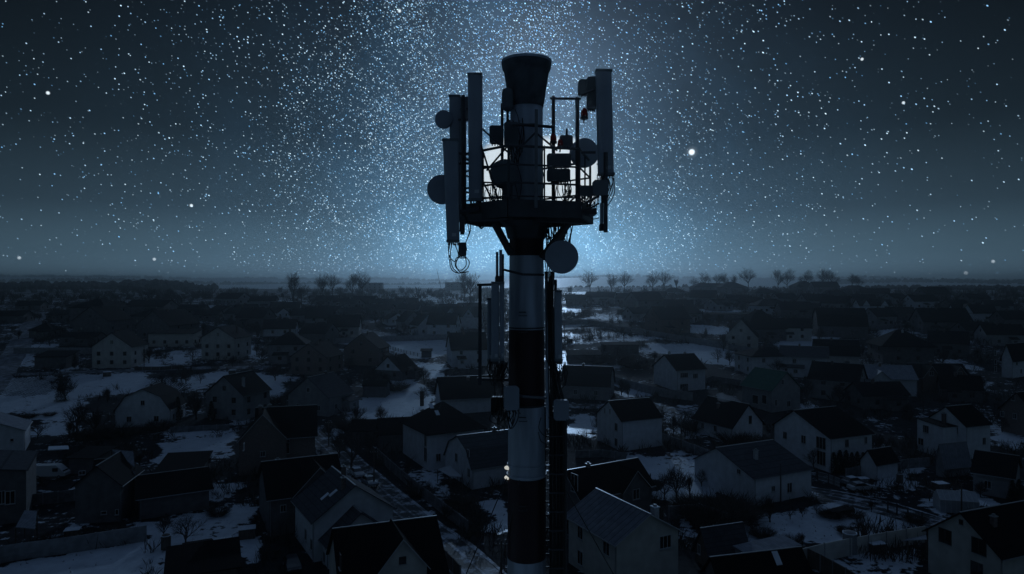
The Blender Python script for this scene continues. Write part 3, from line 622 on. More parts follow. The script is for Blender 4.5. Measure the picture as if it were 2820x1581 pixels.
# frost-covered drum on the pipe left of the head
def radio(label, x0, y0, x1, y1, D, depth=.16, fins=True, m='box', rz=0, pole=False, name='radio_unit', cat='radio unit'):
    c = P((x0+x1)/2, y1, D); w = (x1-x0)/F*D; h = (y1-y0)/F*D
    T = thing(name, c, R(rz), label, cat, 'radio units on the tower')
    b = MB(); e = min(w,h)*.12
    pts = [(-w/2+e,0),(w/2-e,0),(w/2,e),(w/2,h-e),(w/2-e,h),(-w/2+e,h),(-w/2,h-e),(-w/2,e)]
    f = [Vector((x,-depth/2,z)) for x, z in pts]; g = [Vector((x,depth/2,z)) for x, z in pts]
    b.face(f, M[m]); b.face(g[::-1], M[m])
    for i in range(8): b.face([f[i], g[i], g[(i+1)%8], f[(i+1)%8]], M[m])
    b.build('housing', T)
    if fins:
        b = MB(); n = max(4, int(w/.035))
        for i in range(n): b.box((-w/2*.85+w*.85*i/(n-1), -depth/2-.012, h/2), (.006,.024,h*.8), M[m])
        b.build('cooling_fins', T)
    b = MB()
    for i in range(4): b.tube([(-w*.3+w*.2*i,0,0),(-w*.3+w*.2*i,0,-.05)], .014, M['steel'], 6)
    b.build('connector', T); b = MB(); b.box((0,depth/2+.05,h/2),(w*.4,.1,.08), M['steel']); b.build('bracket', T)
    if pole: b = MB(); b.tube([(w*.05,0,h),(w*.05,0,h+.16)], .025, M['steel'], 8); b.build('stub_aerial', T)
radio('rounded radio unit left of the mast above the top rail', 1348, 347, 1386, 396, 15.6, m='box')
radio('broad radio unit leaning against the mast above the rail', 1388, 338, 1428, 402, 15.4, .2)
radio('square radio unit with stub aerial right of the red lamp', 1541, 374, 1577, 404, 15.6, pole=True)
radio('upper of two stacked radio units behind the right railing', 1506, 424, 1572, 462, 15.4)
radio('lower of two stacked radio units behind the right railing', 1506, 466, 1570, 500, 15.4)
radio('wide equipment box low at the right end of the platform', 1632, 497, 1674, 538, 14.7, .2, fins=False)
radio('dark box beside the wide one at the right end', 1596, 512, 1636, 540, 14.9)
radio('left radio box on the lower frame', 1352, 1092, 1388, 1142, 15.5, m='black')
radio('radio box in front of the mast at the lower dark band', 1389, 1064, 1428, 1128, 15.2, .18, fins=False, rz=12, m='radome')
radio('radio box with snowy top right of the lower dark band', 1525, 1101, 1566, 1156, 15.4, .18, fins=False, m='radome')
radio('bulky radio unit behind the frosty head on the upper right post', 1592, 222, 1640, 262, 15.6, .22)
radio('tall dark radio unit clipped behind the right panel antenna', 1616, 214, 1642, 302, 15.4, .2)
radio('small radio unit at the foot of the lowest left panel antenna', 1263, 668, 1284, 706, 15.0, .14)
radio('slim radio unit under the narrow left panel antenna', 1266, 596, 1280, 640, 15.1, .14)
radio('radio unit standing on the deck left of the mast', 1385, 500, 1412, 560, 15.2, .2)
radio('radio unit at mid height between the left antenna posts', 1270, 268, 1290, 330, 15.7, .15)
def drum(label, px, py, rpx, hpx, D):
    c = P(px, py, D); r = rpx/F*D; h = hpx/F*D; T = thing('round_housing', c, 0, label, 'equipment', 'radio units on the tower')
    b = MB(); b.lathe([(r*.6,0),(r,h*.12),(r,h*.8),(r*.85,h*.95),(r*.4,h)], M['box'], 20); b.build('housing', T, smooth=False)
    b = MB(); b.tube([(0,0,-.3),(0,0,.02)], .03, M['steel'], 8); b.build('pipe', T)
drum('upright rounded housing on the pipe left of the flared head', 1398, 305, 16, 62, 15.7)
def warning_lamp(label, px, py, D, lit=False, s=1.0):
    c = P(px, py, D); T = thing('warning_lamp', c, 0, label, 'warning lamp', 'red warning lamps on the tower')
    b = MB(); b.lathe([(.05*s,0),(.09*s,.0),(.09*s,.05*s),(.05*s,.07*s)], M['steel'], 16); b.build('base', T)
    b = MB(); b.lathe([(.075*s,.06*s),(.08*s,.10*s),(.07*s,.19*s),(.04*s,.24*s),(.001,.25*s)], M['redglass'], 16); b.build('round_cover', T, smooth=True)
    b = MB(); b.bar((0,.0,0),(0,.15,-.05),.03,.03,M['steel']); b.build('bracket', T)
warning_lamp('dark red warning lamp hanging under the upper right radio unit', 1609, 328, 15.3, s=1.0)
warning_lamp('bright edged red warning lamp on the top rail right of the mast', 1543, 408, 14.9, s=.8)
warning_lamp('red cone lamp clipped to the post beside the mast', 1524, 395, 15.4, s=.9)
def side_fitting(label, py):  # white crescents at the mast edge, built as small emitting bodies
    c = P(1399, py, 15.95); T = thing('bright_fitting', c, 0, label, 'lamp', 'white fittings on the mast collar')
    b = MB(); b.lathe([(.015,.0),(.075,.025),(.085,.05),(.075,.075),(.02,.095)], M['lamp'], 20); b.build('round_cover', T, smooth=True)
    b = MB(); b.tube([(.0,.02,.06),(.2,.06,.06)], .02, M['steel'], 6); b.build('bracket', T)
side_fitting('upper of two white fittings glowing at the left edge of the mast', 1294); side_fitting('lower of two white fittings glowing at the left edge of the mast', 1321)
def whip(label, px, y0, y1, D, r):
    b0 = P(px, y1, D); T = thing('whip_antenna', b0, 0, label, 'antenna'); h = (y1-y0)/F*D
    b = MB(); b.tube([(0,0,0),(0,0,h)], r, M['radome'], 10); b.build('rod', T); b = MB(); b.lathe([(r*1.5,0),(r*1.5,.12),(r*.9,.16)], M['steel'], 10); b.build('base', T)
whip('twin rod antenna, thicker front rod, above the left side panels', 1379, 688, 778, 15.35, .036)
whip('shorter rod antenna paired with the thick one above the side panels', 1369, 694, 778, 15.5, .032)
whip('thin dark rod antenna pointing down below the right end of the platform', 1657, 560, 636, 14.9, .04)
for i, (p, q, lab) in enumerate((((1395,1318),(1282,1581),'guy wire running steeply to the left from the mast collar'), ((1432,1318),(1374,1581),'guy wire crossing in front of the mast from its collar'), ((1556,1345),(1662,1530),'guy wire falling to the right past the zinc roof'), ((1300,1385),(1262,1340),None))):
    if not lab: continue
    k = (q[0]-p[0])/(q[1]-p[1]); D1 = 20.0; py1 = HY+CZ*F/D1; a = P(*p, 15.6); e = P(p[0]+k*(py1-p[1]), py1, D1); mid = (a+e)/2
    T = thing('guy_wire', e, 0, lab, 'guy wire', 'guy wires of the mast'); b = MB(); b.tube([a-e, (a+mid)/2-e-Vector((0,0,.1)), mid-e-Vector((0,0,.15)), (0,0,0)], .013, M['cable'], 5); b.build('wire', T)
    b = MB(); b.box((0,0,-.1),(.5,.5,.3), M['conc']); b.build('anchor_block', T)
# ------------------------------------------------------------------ houses
WHITE, CREAM, GREY, DARK, BRICK = 'white', 'cream', 'grey', 'dark', 'brick'
def roof_profile(kind, W, rise, frac=.5):
    """points across the house (b, z above eaves) from the near long wall (b=0) to the far one (b=W)"""
    if kind == 'gambrel': return [(0,0),(W*.17,rise*.62),(W*.5,rise),(W*.83,rise*.62),(W,0)]
    if kind == 'shed': return [(0,0),(W,rise)]
    return [(0,0),(W*frac,rise),(W,0)]
def add_window(T, fr, p, u, n, w, h, fine, fm='frame', mull=1, sill=True, arch=False):
    """p: centre on the wall, u: along the wall, n: outward"""
    u = u.normalized(); n = n.normalized(); z = Vector((0,0,1)); b = MB(); t = .07 if fine else .09
    def bx(mb, cu, cz, du, dz, dn, off, m):
        i = len(mb.v); k = mb.mi(m)
        for a in (-1,1):
            for q, r in ((-1,-1),(1,-1),(1,1),(-1,1)): mb.v.append(tuple(p+u*(cu+q*du/2)+z*(cz+r*dz/2)+n*(off+a*dn/2)))
        for f in ((0,3,2,1),(4,5,6,7),(0,1,5,4),(1,2,6,5),(2,3,7,6),(3,0,4,7)): mb.f.append(tuple(i+j for j in f)); mb.m.append(k)
    m = M[fm]
    for sgn in (-1, 1):
        bx(b, sgn*(w/2-t/2), 0, t, h, .10, .0, m); bx(b, 0, sgn*(h/2-t/2), w-2*t, t, .096, .0, m)
    if fine:
        for k in range(mull):
            bx(b, (-.5+(k+1)/(mull+1))*w, 0, .06, h-2*t, .092, .0, m)
    if not fine:
        bx(b, 0, 0, w-2*t, h-2*t, .05, .0, M['glass'])
        return b.build('window', T)
    W_ = b.build('window', T)
    b = MB(); bx(b, 0, 0, w-2*t, h-2*t, .04, .0, M['glass']); b.build('pane', W_)
    if sill: b = MB(); bx(b, 0, -h/2-.04, w+.14, .05, .2, .06, M['sill']); b.build('sill', W_)
    return W_
def house_local(name, T, L, Wd, wh, rise, kind, wm, rm, ov=.45, frac=.5, base=2.0, fine=True, hipf=.5, trim=None, gable_m=None, sg=1):
    """walls and roof in the thing's own axes: a along the ridge 0..L, b across 0..sg*Wd, z up from the ground"""
    pr = roof_profile(kind if kind not in ('hip','flat') else 'gable', Wd, rise, frac)
    V = lambda a, b, z: Vector((a, b*sg, z))
    b = MB(); m = M[wm]
    if kind in ('hip','flat'):
        q = [V(0,0,0),V(L,0,0),V(L,Wd,0),V(0,Wd,0)]
        for i in range(4):
            p, r = q[i], q[(i+1)%4]; b.face([p+Vector((0,0,-base)), r+Vector((0,0,-base)), r+Vector((0,0,wh)), p+Vector((0,0,wh))], m)
    else:
        b.face([V(0,0,-base),V(L,0,-base),V(L,0,wh),V(0,0,wh)], m)
        b.face([V(0,Wd,-base),V(L,Wd,-base),V(L,Wd,wh+pr[-1][1]),V(0,Wd,wh+pr[-1][1])], m)
        for a in (0, L):
            if gable_m:
                b.face([V(a,0,-base),V(a,Wd,-base),V(a,Wd,wh),V(a,0,wh)], m); b.face([V(a,y,wh+z) for y, z in pr], M[gable_m])
            else: b.face([V(a,0,-base),V(a,Wd,-base)]+[V(a,y,wh+z) for y, z in pr[::-1]], m)
    b.build('wall', T)
    b = MB(); rmt = M[rm]; th = .14
    if kind == 'flat':
        b.box((L/2, Wd/2*sg, wh+.12), (L+ov, Wd+ov, .24), rmt)
    elif kind == 'hip':
        e = min(Wd, L)*hipf; o = ov; sl = rise/(Wd/2); ze = wh-o*sl*.0
        E = [V(-o,-o,ze),V(L+o,-o,ze),V(L+o,Wd+o,ze),V(-o,Wd+o,ze)]
        r0, r1 = V(min(e, L/2),Wd/2,wh+rise), V(max(L-e, L/2+.01),Wd/2,wh+rise)
        b.face([E[0],E[1],r1,r0], rmt); b.face([E[1],E[2],r1], rmt); b.face([E[2],E[3],r0,r1], rmt); b.face([E[3],E[0],r0], rmt)
        Z = Vector((0,0,-.18)); b.face([q+Z for q in E], rmt)
        for i in range(4): b.face([E[i],E[(i+1)%4],E[(i+1)%4]+Z,E[i]+Z], M['trim'] if trim else rmt)
    else:
        # slabs with overhang, profile extended past the eaves
        (b0,z0),(b1,z1) = pr[0],pr[1]; s0 = (z1-z0)/(b1-b0)
        (b2,z2),(b3,z3) = pr[-2],pr[-1]; s1 = (z3-z2)/(b3-b2)
        ov2 = min(ov, .5) if kind != 'gambrel' else .25
        P2 = [(-ov2, -ov2*s0)]+pr[1:-1]+[(Wd+ov2, pr[-1][1]+ov2*s1)] if kind != 'shed' else [(-ov2,-ov2*s0),(Wd+ov2,rise+ov2*s0)]
        up = [V(-ov,y,wh+z+th) for y, z in P2]; up2 = [V(L+ov,y,wh+z+th) for y, z in P2]; dn = [V(-ov,y,wh+z+.01) for y, z in P2]; dn2 = [V(L+ov,y,wh+z+.01) for y, z in P2]
        tm = M['trim'] if trim else rmt
        for i in range(len(P2)-1):
            b.face([up[i],up2[i],up2[i+1],up[i+1]], rmt); b.face([dn[i],dn[i+1],dn2[i+1],dn2[i]], rmt)
            b.face([up[i],up[i+1],dn[i+1],dn[i]], tm); b.face([up2[i],dn2[i],dn2[i+1],up2[i+1]], tm)
        b.face([up[0],dn[0],dn2[0],up2[0]], tm); b.face([up[-1],up2[-1],dn2[-1],dn[-1]], tm)
    rf = b.build('roof', T)
    if fine and kind in ('gable','gambrel'):
        b = MB(); yb = Wd*(frac if kind == 'gable' else .5); b.bar(V(-ov,yb,wh+rise+th+.01), V(L+ov,yb,wh+rise+th+.01), .22, .07, M['cap']); b.build('ridge_cap', rf)
        b = MB(); b.tube([V(-ov,-ov2-.05,wh-ov2*s0+.03),V(L+ov,-ov2-.05,wh-ov2*s0+.03)], .06, M['gutter'], 6); b.build('gutter', rf)
        b = MB(); b.tube([V(.12,-.1,-base),V(.12,-.1,wh-.3),V(.12,-ov2-.05,wh-ov2*s0)], .045, M['gutter'], 6); b.build('downpipe', T)
    return rf, V
def roof_z(kind, b, Wd, wh, rise, frac=.5):
    pr = roof_profile(kind if kind not in ('hip','flat') else 'gable', Wd, rise, frac)
    return wh+np.interp(b, [p[0] for p in pr], [p[1] for p in pr])
def chimney(rf, V, a, b, ztop, zbot, m='chim', s=.6, snow=False, fine=True):
    mb = MB(); c = V(a, b, (ztop+zbot)/2); mb.box(c, (s, s*.8, ztop-zbot), M[m]); mb.box(V(a,b,ztop+.04), (s+.16, s*.8+.16, .1), M['snow' if snow else ('cap' if fine else m)]); mb.box(V(a,b,ztop+.2), (s*.5, s*.4, .22), M['cap' if fine else m])
    return mb.build('chimney', rf)
def finish(T, rf, V, L, Wd, wh, rise, kind, frac, fine, wins, chs, xg, sg, A, ux, uy, sky_l=None, rm='r_dark', wm='white', dorm=None, fm='frame'):
    """wins: (face, px, py, w, h[, mullions]) with the window centre as a photo pixel; faces L near long wall, G near gable, or generic (face,'u',a,z,w,h)"""
    Minv = T.matrix_basis.inverted()
    eye = Vector((0,0,CZ))
    for wn_ in wins:
        f = wn_[0]; o, nrm, u = {'L': (A, -uy, ux), 'G': (A, -ux, uy), 'R': (A+ux*L, ux, uy), 'B': (A+uy*Wd, uy, ux)}[f[0]]
        if wn_[1] == 'u':
            _, _, a, z, w, h = wn_[:6]; p = o+u*a; p.z = T.location.z+z
        else:
            d = Vector(((wn_[1]-CX)/F, 1, (HY-wn_[2])/F)); t = (o-eye).dot(nrm)/d.dot(nrm); p = eye+d*t; w, h = wn_[3], wn_[4]
        mull = wn_[-1] if isinstance(wn_[-1], int) and len(wn_) in (6, 7) and wn_[1] != 'u' else 1
        pl = Minv @ p; R3 = Minv.to_3x3()
        add_window(T, fm, pl, R3 @ u, R3 @ nrm, w, h, fine, fm, mull)
    for c in chs:
        a, b, up = c[0]*L, c[1]*Wd, c[2]; m = c[3] if len(c) > 3 else 'chim'
        zb = roof_z(kind, b, Wd, wh, rise, frac); chimney(rf, V, a, b, zb+up, zb-.6, m, c[4] if len(c) > 4 else .6, len(c) > 5, fine)
    for g in xg:        # cross gables on the near long side: (centre, width, rise, projection)
        ca, gw, gr, pj = g[0]*L, g[1], g[2], g[3]; g = list(g); up_ = 0.0
        if len(g) > 4 and isinstance(g[4], float): up_ = g.pop(4); wh0 = wh; wh = wh+up_
        deep = Wd*frac if kind != 'hip' else Wd*.5
        b = MB(); y0 = -pj
        b.face([V(ca-gw/2,y0,-2),V(ca+gw/2,y0,-2),V(ca+gw/2,y0,wh),V(ca,y0,wh+gr),V(ca-gw/2,y0,wh)], M[wm])
        for s in (-1,1): b.face([V(ca+s*gw/2,y0,-2),V(ca+s*gw/2,.0,-2),V(ca+s*gw/2,0,wh-up_),V(ca+s*gw/2,deep*up_/max(rise,.1),wh),V(ca+s*gw/2,y0,wh)], M[wm])
        b.build('bay_wall', T)
        b = MB(); o = .4; yr = deep*min(1.0, (gr+up_)/max(rise,.1)); yb_ = deep*max(0, up_-.3*gr/(gw/2))/max(rise,.1); sl = gr/(gw/2)
        for s in (-1,1):
            q = [V(ca,y0-o,wh+gr+.16),V(ca,yr,wh+gr+.16),V(ca+s*(gw/2+.3),yb_,wh-.3*sl+.16),V(ca+s*(gw/2+.3),y0-o,wh-.3*sl+.16)]
            b.face(q, M[rm]); b.face([p-Vector((0,0,.13)) for p in q], M[rm]); b.face([q[0],q[3],q[3]-Vector((0,0,.13)),q[0]-Vector((0,0,.13))], M['trim' if fine else rm])
            b.face([q[3],q[2],q[2]-Vector((0,0,.13)),q[3]-Vector((0,0,.13))], M[rm])
        b.build('cross_roof', rf)
        for w in g[4:]: 
            p = V(ca+w[0], y0, w[1]); add_window(T, fm, p, Vector((1,0,0)), Vector((0,-sg,0)), w[2], w[3], fine, fm, w[4] if len(w) > 4 else 1)
        if up_: wh = wh0
    if sky_l:
        for a, b2 in sky_l:
            mb = MB(); b0 = b2*Wd; z0 = roof_z(kind, b0-.5, Wd, wh, rise, frac)+.2; z1 = roof_z(kind, b0+.5, Wd, wh, rise, frac)+.2
            for off, m in ((0,'cap'),):
                q = [V(a*L-.38,b0-.5,z0),V(a*L+.38,b0-.5,z0),V(a*L+.38,b0+.5,z1),V(a*L-.38,b0+.5,z1)]; mb.face(q, M['snow']); mb.face([p-Vector((0,0,.12)) for p in q], M['cap'])  # pane coloured snow white to paint in its bright reflection
                for i in range(4): mb.face([q[i],q[(i+1)%4],q[(i+1)%4]-Vector((0,0,.12)),q[i]-Vector((0,0,.12))], M['cap'])
            mb.build('roof_window', rf)
def house3(label, A, B, Cc, wh, rise, kind='gable', wm='white', rm='r_dark', wins=(), chs=(), xg=(), sky_l=None, frac=.5, ov=.45, trim=None, cat='house', name='house', group='houses of the village', gable_m=None, hipf=.5, fm='frame', fine=True):
    """A near eaves corner, B far end of the near eaves, C other eaves corner of the near gable, all as photo pixels"""
    Aw = G(A[0], A[1], wh); Bw = onz(B[0], B[1], Aw.z); Cw = onz(Cc[0], Cc[1], Aw.z)
    ux = (Bw-Aw).normalized(); L = (Bw-Aw).length; v = Cw-Aw; n = Vector((-ux.y, ux.x, 0)); sg = 1 if v.dot(n) > 0 else -1; uy = n*sg; Wd = abs(v.dot(n))
    A0 = Vector((Aw.x, Aw.y, Aw.z-wh))
    T = thing(name, A0, math.atan2(ux.y, ux.x), label, cat, group)
    T.rotation_euler.z = math.atan2(ux.y, ux.x); T.matrix_basis = Matrix.Translation(A0) @ Matrix.Rotation(math.atan2(ux.y, ux.x), 4, 'Z')
    rf, V = house_local(name, T, L, Wd, wh, rise, kind, wm, rm, ov, frac, 2.5, fine, hipf, trim, gable_m, sg)
    finish(T, rf, V, L, Wd, wh, rise, kind, frac, fine, wins, chs, xg, sg, A0, ux, uy, sky_l, rm, wm, fm=fm)
    print('H3 %-60s L%.1f W%.1f D%.0f' % (label[:60], L, Wd, A0.y))
    HOUSES.append((T.location.copy(), L, Wd, ux, uy, wh)); return T
HOUSES = []; CORNERS = []
def house1(label, px, py, L, Wd, wh, rise, yaw, kind='gable', wm='grey', rm='r_dark', nw=2, floors=None, chs=((.4,.45,.9),), xg=(), frac=.5, ov=.4, fine=False, cat='house', name='house', group='houses of the village', gable_m=None, gw=2, trim=None, fm='fdark', ww=1.1):
    """px, py: photo pixel of the foot of the near corner region; yaw: turn of the ridge from the picture plane"""
    if py < 900 and not kind == 'flat':
        k = (.62 if px < 1400 else .78) if py > 812 else .9
        wh, rise = wh*k, rise*k
    g = G(px, py); c, s = math.cos(R(yaw)), math.sin(R(yaw)); ux = Vector((c, s, 0)); n = Vector((-s, c, 0))
    # near long wall faces the viewer; footprint centred in x on the pixel, its nearest corner on the row
    cs = [ux*a+n*b for a in (-L/2, L/2) for b in (0, Wd)]; ymin = min(q.y for q in cs); xm = (min(q.x for q in cs)+max(q.x for q in cs))/2
    A0 = Vector((g.x-xm, g.y-ymin, 0))-ux*L/2; cen = A0+ux*L/2+n*Wd/2; z = min(H(cen.x, cen.y), g.z+.6); A0.z = z
    T = thing(name, A0, R(yaw), label, cat, group); T.matrix_basis = Matrix.Translation(A0) @ Matrix.Rotation(R(yaw), 4, 'Z')
    rf, V = house_local(name, T, L, Wd, wh, rise, kind, wm, rm, ov, frac, 3.0, fine, .5, trim, gable_m, 1)
    fl = floors or max(1, int(wh/2.2)); wins = []
    for f in range(fl):
        z0 = 1.5+f*2.8
        if z0+.7 > wh: break
        for k in range(nw): wins.append(('L', 'u', L*(k+.5+.12*math.sin(k*3+px))/nw, z0, ww, 1.3))
        for k in range(gw):
            wins.append(('G', 'u', Wd*(k+.5)/gw, z0, ww, 1.3)); wins.append(('R', 'u', Wd*(k+.5)/gw, z0, ww, 1.3))
    if kind in ('gable','gambrel') and rise > 2.6:
        wins.append(('G','u',Wd/2,wh+rise*.33,.9,1.1)); wins.append(('R','u',Wd/2,wh+rise*.33,.9,1.1))
    # only walls that face the viewer get openings
    keep = []
    mid = cen-Vector((0,0,0))
    for w in wins:
        nn = {'L': -n, 'G': -ux, 'R': ux}[w[0]]; 
        if nn.dot(Vector((-cen.x, -cen.y, 0)).normalized()) > .08: keep.append(w)
    finish(T, rf, V, L, Wd, wh, rise, kind, frac, fine, keep, chs, xg, 1, A0, ux, n, None, rm, wm, fm=fm)
    sd = int(px*7+py*3)
    if cat == 'house' and kind in ('gable','hip') and not xg and L >= 9 and sd % 2 == 0:
        pw, pd, ph, a0 = 2.6+(sd%5)*.5, 1.8+(sd%3)*.4, 2.5, L*(.15+.5*((sd//7)%5)/5)
        face_near = (-n).dot(Vector((-cen.x, -cen.y, 0)).normalized()) > .3
        if face_near:
            b = MB(); b.box((a0+pw/2, -pd/2, ph/2-1), (pw, pd, ph+2), M[wm]); b.build('porch_wall', T)
            b = MB(); q = [(a0-.25,-pd-.3,ph-.05),(a0+pw+.25,-pd-.3,ph-.05),(a0+pw+.25,.0,ph+.75),(a0-.25,.0,ph+.75)]; b.face(q, M[rm]); b.face([(x,y,z-.12) for x,y,z in q][::-1], M[rm])
            for i in range(4): x,y = q[i],q[(i+1)%4]; b.face([x,y,(y[0],y[1],y[2]-.12),(x[0],x[1],x[2]-.12)], M[rm])
            b.build('porch_roof', T); add_window(T, fm, Vector((a0+pw/2, -pd, 1.4)), Vector((1,0,0)), Vector((0,-1,0)), 1.2, 1.1, fine, fm)
    if cat == 'house' and len(label.split()) <= 11: CORNERS.append((label, A0, ux, n, L, Wd))
    HOUSES.append((T.location.copy(), L, Wd, ux, n, wh)); return T
# ---- near houses, measured corner by corner
house3('near house with black roof and a front gable, cut off at the bottom', (943,1640),(1232,1594),(862,1530), 4.2, 4.6, 'gable', 'cream', 'r_black', frac=.5, chs=(), ov=.35,
  wins=(('G',937,1545,1.0,1.5),), xg=((.55,5.0,3.0,.5,1.9,(0,3.7,2.2,1.7,2),(0,7.0,.75,.75,0)),), fm='fdark', trim=None)
house3('white house with grey roof, two skylights and a lower wing, beside the street', (865,1434),(813,1375),(1094,1406), 5.2, 3.6, 'gable', 'white', 'r_slate', wins=(('L',842,1472,1.0,1.5),('L',858,1500,1.0,1.5),('G',1000,1450,.9,1.2)), chs=((.15,.40,1.5),(.55,.52,1.3),), sky_l=((.35,.22),(.25,.30)), frac=.5)
house3('low grey roofed annex in front of the white street house', (905,1500),(866,1455),(1080,1470), 3.0, 3.2, 'gable', 'white', 'r_slate', wins=(('L',885,1520,.9,1.4),('L',893,1535,.9,1.4),), chs=())
house3('long dark roofed house with a white window in its cross gable', (742,1372),(945,1345),(716,1315), 5.3, 3.6, 'gable', 'dark', 'r_black', wins=(('L',780,1400,.8,1.0),), xg=((.66,7.0,3.5,.6,(-.6,4.6,2.2,2.0,1)),), chs=((.2,.6,.6),))
house3('large brown brick house with black roof left of the street', (705,1207),(868,1197),(628,1178), 6.0, 4.4, 'gable', 'brick', 'r_black', wins=(('L',786,1230,1.5,2.6),('G',672,1230,.9,1.0)), xg=((.12,8.0,4.4,1.6,(0,3.5,.9,1.0)),), chs=((.05,.35,2.0),(.2,.6,1.2)))
house3('hipped white house with skylights left of the mast', (1180,1196),(1333,1178),(1119,1161), 6.6, 4.6, 'hip', 'white', 'r_dark', wins=(('G',1172,1213,1.1,2.2),('G',1172,1252,1.3,2.6),('L',1207,1260,1.0,1.4)), chs=((.12,.5,2.2),), sky_l=((.3,.30),(.25,.42)))
house3('pale gambrel roofed house just left of the mast', (1300,1289),(1445,1268),(1237,1248), 3.6, 4.2, 'gambrel', 'white', 'r_slate', wins=(('G',1257,1260,1.1,1.5,1),('G',1289,1250,1.0,1.5),('G',1291,1302,1.0,1.5)), chs=((.7,.5,.7),), ov=.3)
house3('two storey house with seamed zinc roof right of the mast', (1698,1494),(1566,1418),(1871,1461), 6.0, 2.5, 'gable', 'cream', 'r_metal', wins=(('L',1598,1466,1.2,1.6),('L',1670,1508,1.3,1.7),('L',1598,1536,1.2,1.7),('G',1832,1492,1.7,1.5,2)), chs=((.12,.72,1.3,'chimw',.8,1),), trim=1, ov=.5)
house3('dark timber house with white framed gable window behind the zinc roofed one', (1600,1372),(1795,1332),(1560,1330), 4.2, 3.0, 'gable', 'dark', 'r_black', wins=(('G',1582,1330,1.6,2.6,1),('L',1640,1365,1.0,1.1)), xg=((.72,5.0,2.6,.7,(0,3.4,1.3,1.5,1)),), chs=((.3,.5,.5),), trim=1)
house3('plain white two storey house with black roof right of the mast', (1712,1160),(1823,1149),(1635,1139), 6.0, 3.2, 'gable', 'white', 'r_black', wins=(('G',1697,1176,1.1,1.6),('G',1697,1218,1.1,1.6),('G',1666,1131,.45,1.1,0),('G',1680,1133,.45,1.1,0)), chs=(), ov=.25)
house3('white cottage with dark steep roof and arched attic window', (2017,1175),(1913,1149),(2124,1170), 3.6, 4.2, 'gable', 'white', 'r_dark', wins=(('L',1935,1172,.9,1.2),('L',1970,1180,.9,1.3),('G',2066,1156,1.0,1.8,0)), chs=((.6,.3,1.0),), ov=.5)
house3('large white house with tall stair windows behind the row of conifers', (2287,1207),(2401,1193),(2136,1168), 6.2, 3.5, 'gable', 'white', 'r_black', wins=(('G',2162,1199,1.0,1.4),('G',2213,1210,1.1,1.5),('G',2261,1220,2.2,2.2,2),('G',2262,1262,2.0,2.6,2),('L',2332,1221,1.0,1.4),('L',2384,1213,.8,1.3)), chs=(), frac=.62, ov=.4)
house3('long white single storey house with grey roof and corner downpipe', (2077,1319),(2234,1292),(1961,1257), 4.3, 3.0, 'gable', 'white', 'r_slate', wins=(('G',2035,1299,.8,.8),('L',2129,1346,.8,.9),('L',2174,1343,1.1,1.6)), chs=((.36,.3,1.5,'chimw'),), frac=.6, ov=.25)
house3('near white house cut off at the right edge, black roof', (2755,1529),(2930,1490),(2538,1462), 5.2, 3.3, 'gable', 'cream', 'r_black', wins=(('G',2603,1477,1.6,1.7,1),('G',2696,1505,1.7,1.8,1),('G',2647,1438,.5,.6,0),('G',2690,1570,1.4,1.8)), chs=((.25,.3,1.1),), frac=.5, ov=.5, fm='fdark')
house3('small steep shed with pale roof beside the garden wall', (1956,1534),(2062,1517),(1892,1512), 1.6, 2.9, 'gable', 'wood', 'r_slate', wins=(('G',1925,1512,.6,1.2),), chs=(), cat='shed', name='shed', group='sheds of the village', ov=.35)
house3('low shed with flat pale roof between two garden walls', (2068,1534),(2200,1502),(2062,1505), 2.4, .3, 'shed', 'grey', 'r_light', cat='shed', name='shed', group='sheds of the village', ov=.2)
house3('black roofed shed at the bottom edge right of centre', (1985,1600),(2225,1570),(1870,1576), 2.4, 1.9, 'gable', 'dark', 'r_black', cat='shed', name='shed', group='sheds of the village', ov=.4, sky_l=((.7,.3),))
house3('white double gabled house at the right with smoking neighbour', (2660,1174),(2727,1167),(2585,1150), 6.4, 3.0, 'gable', 'white', 'r_black', wins=(('G',2630,1184,1.3,1.3,2),('L',2710,1215,.9,1.4)), chs=(), ov=.3)
house3('flat roofed white house joined to the double gabled one', (2598,1177),(2700,1170),(2482,1163), 6.0, .5, 'shed', 'white', 'r_dark', wins=(('G',2550,1182,1.4,1.5,2),('G',2536,1216,1.3,1.4,1)), chs=((.3,.4,1.8),), ov=.2)
house3('little white garage with dark hipped roof by the conifer row', (2413,1278),(2472,1268),(2398,1262), 2.8, 2.0, 'gable', 'white', 'r_dark', cat='garage', name='garage', group='garages of the village', ov=.3)
house3('pale tin roofed barn right of the conifer row', (2600,1275),(2670,1268),(2585,1268), 2.6, 3.0, 'gable', 'grey', 'r_light', cat='barn', name='barn', group='sheds of the village', ov=.3)
house3('low grey house with slate roof at the right edge above the greenhouse', (2790,1315),(2680,1298),(2830,1290), 3.6, 2.6, 'gable', 'grey', 'r_dark', wins=(('L',2720,1335,1.0,1.3),), ov=.4)
house3('right edge house with striped attic windows under a black roof', (2848,1135),(2960,1120),(2765,1120), 5.6, 3.6, 'gable', 'brick', 'r_black', wins=(('G',2790,1095,.8,1.3,1),('G',2760,1140,.8,1.2),('G',2795,1146,.8,1.2)), ov=.5)
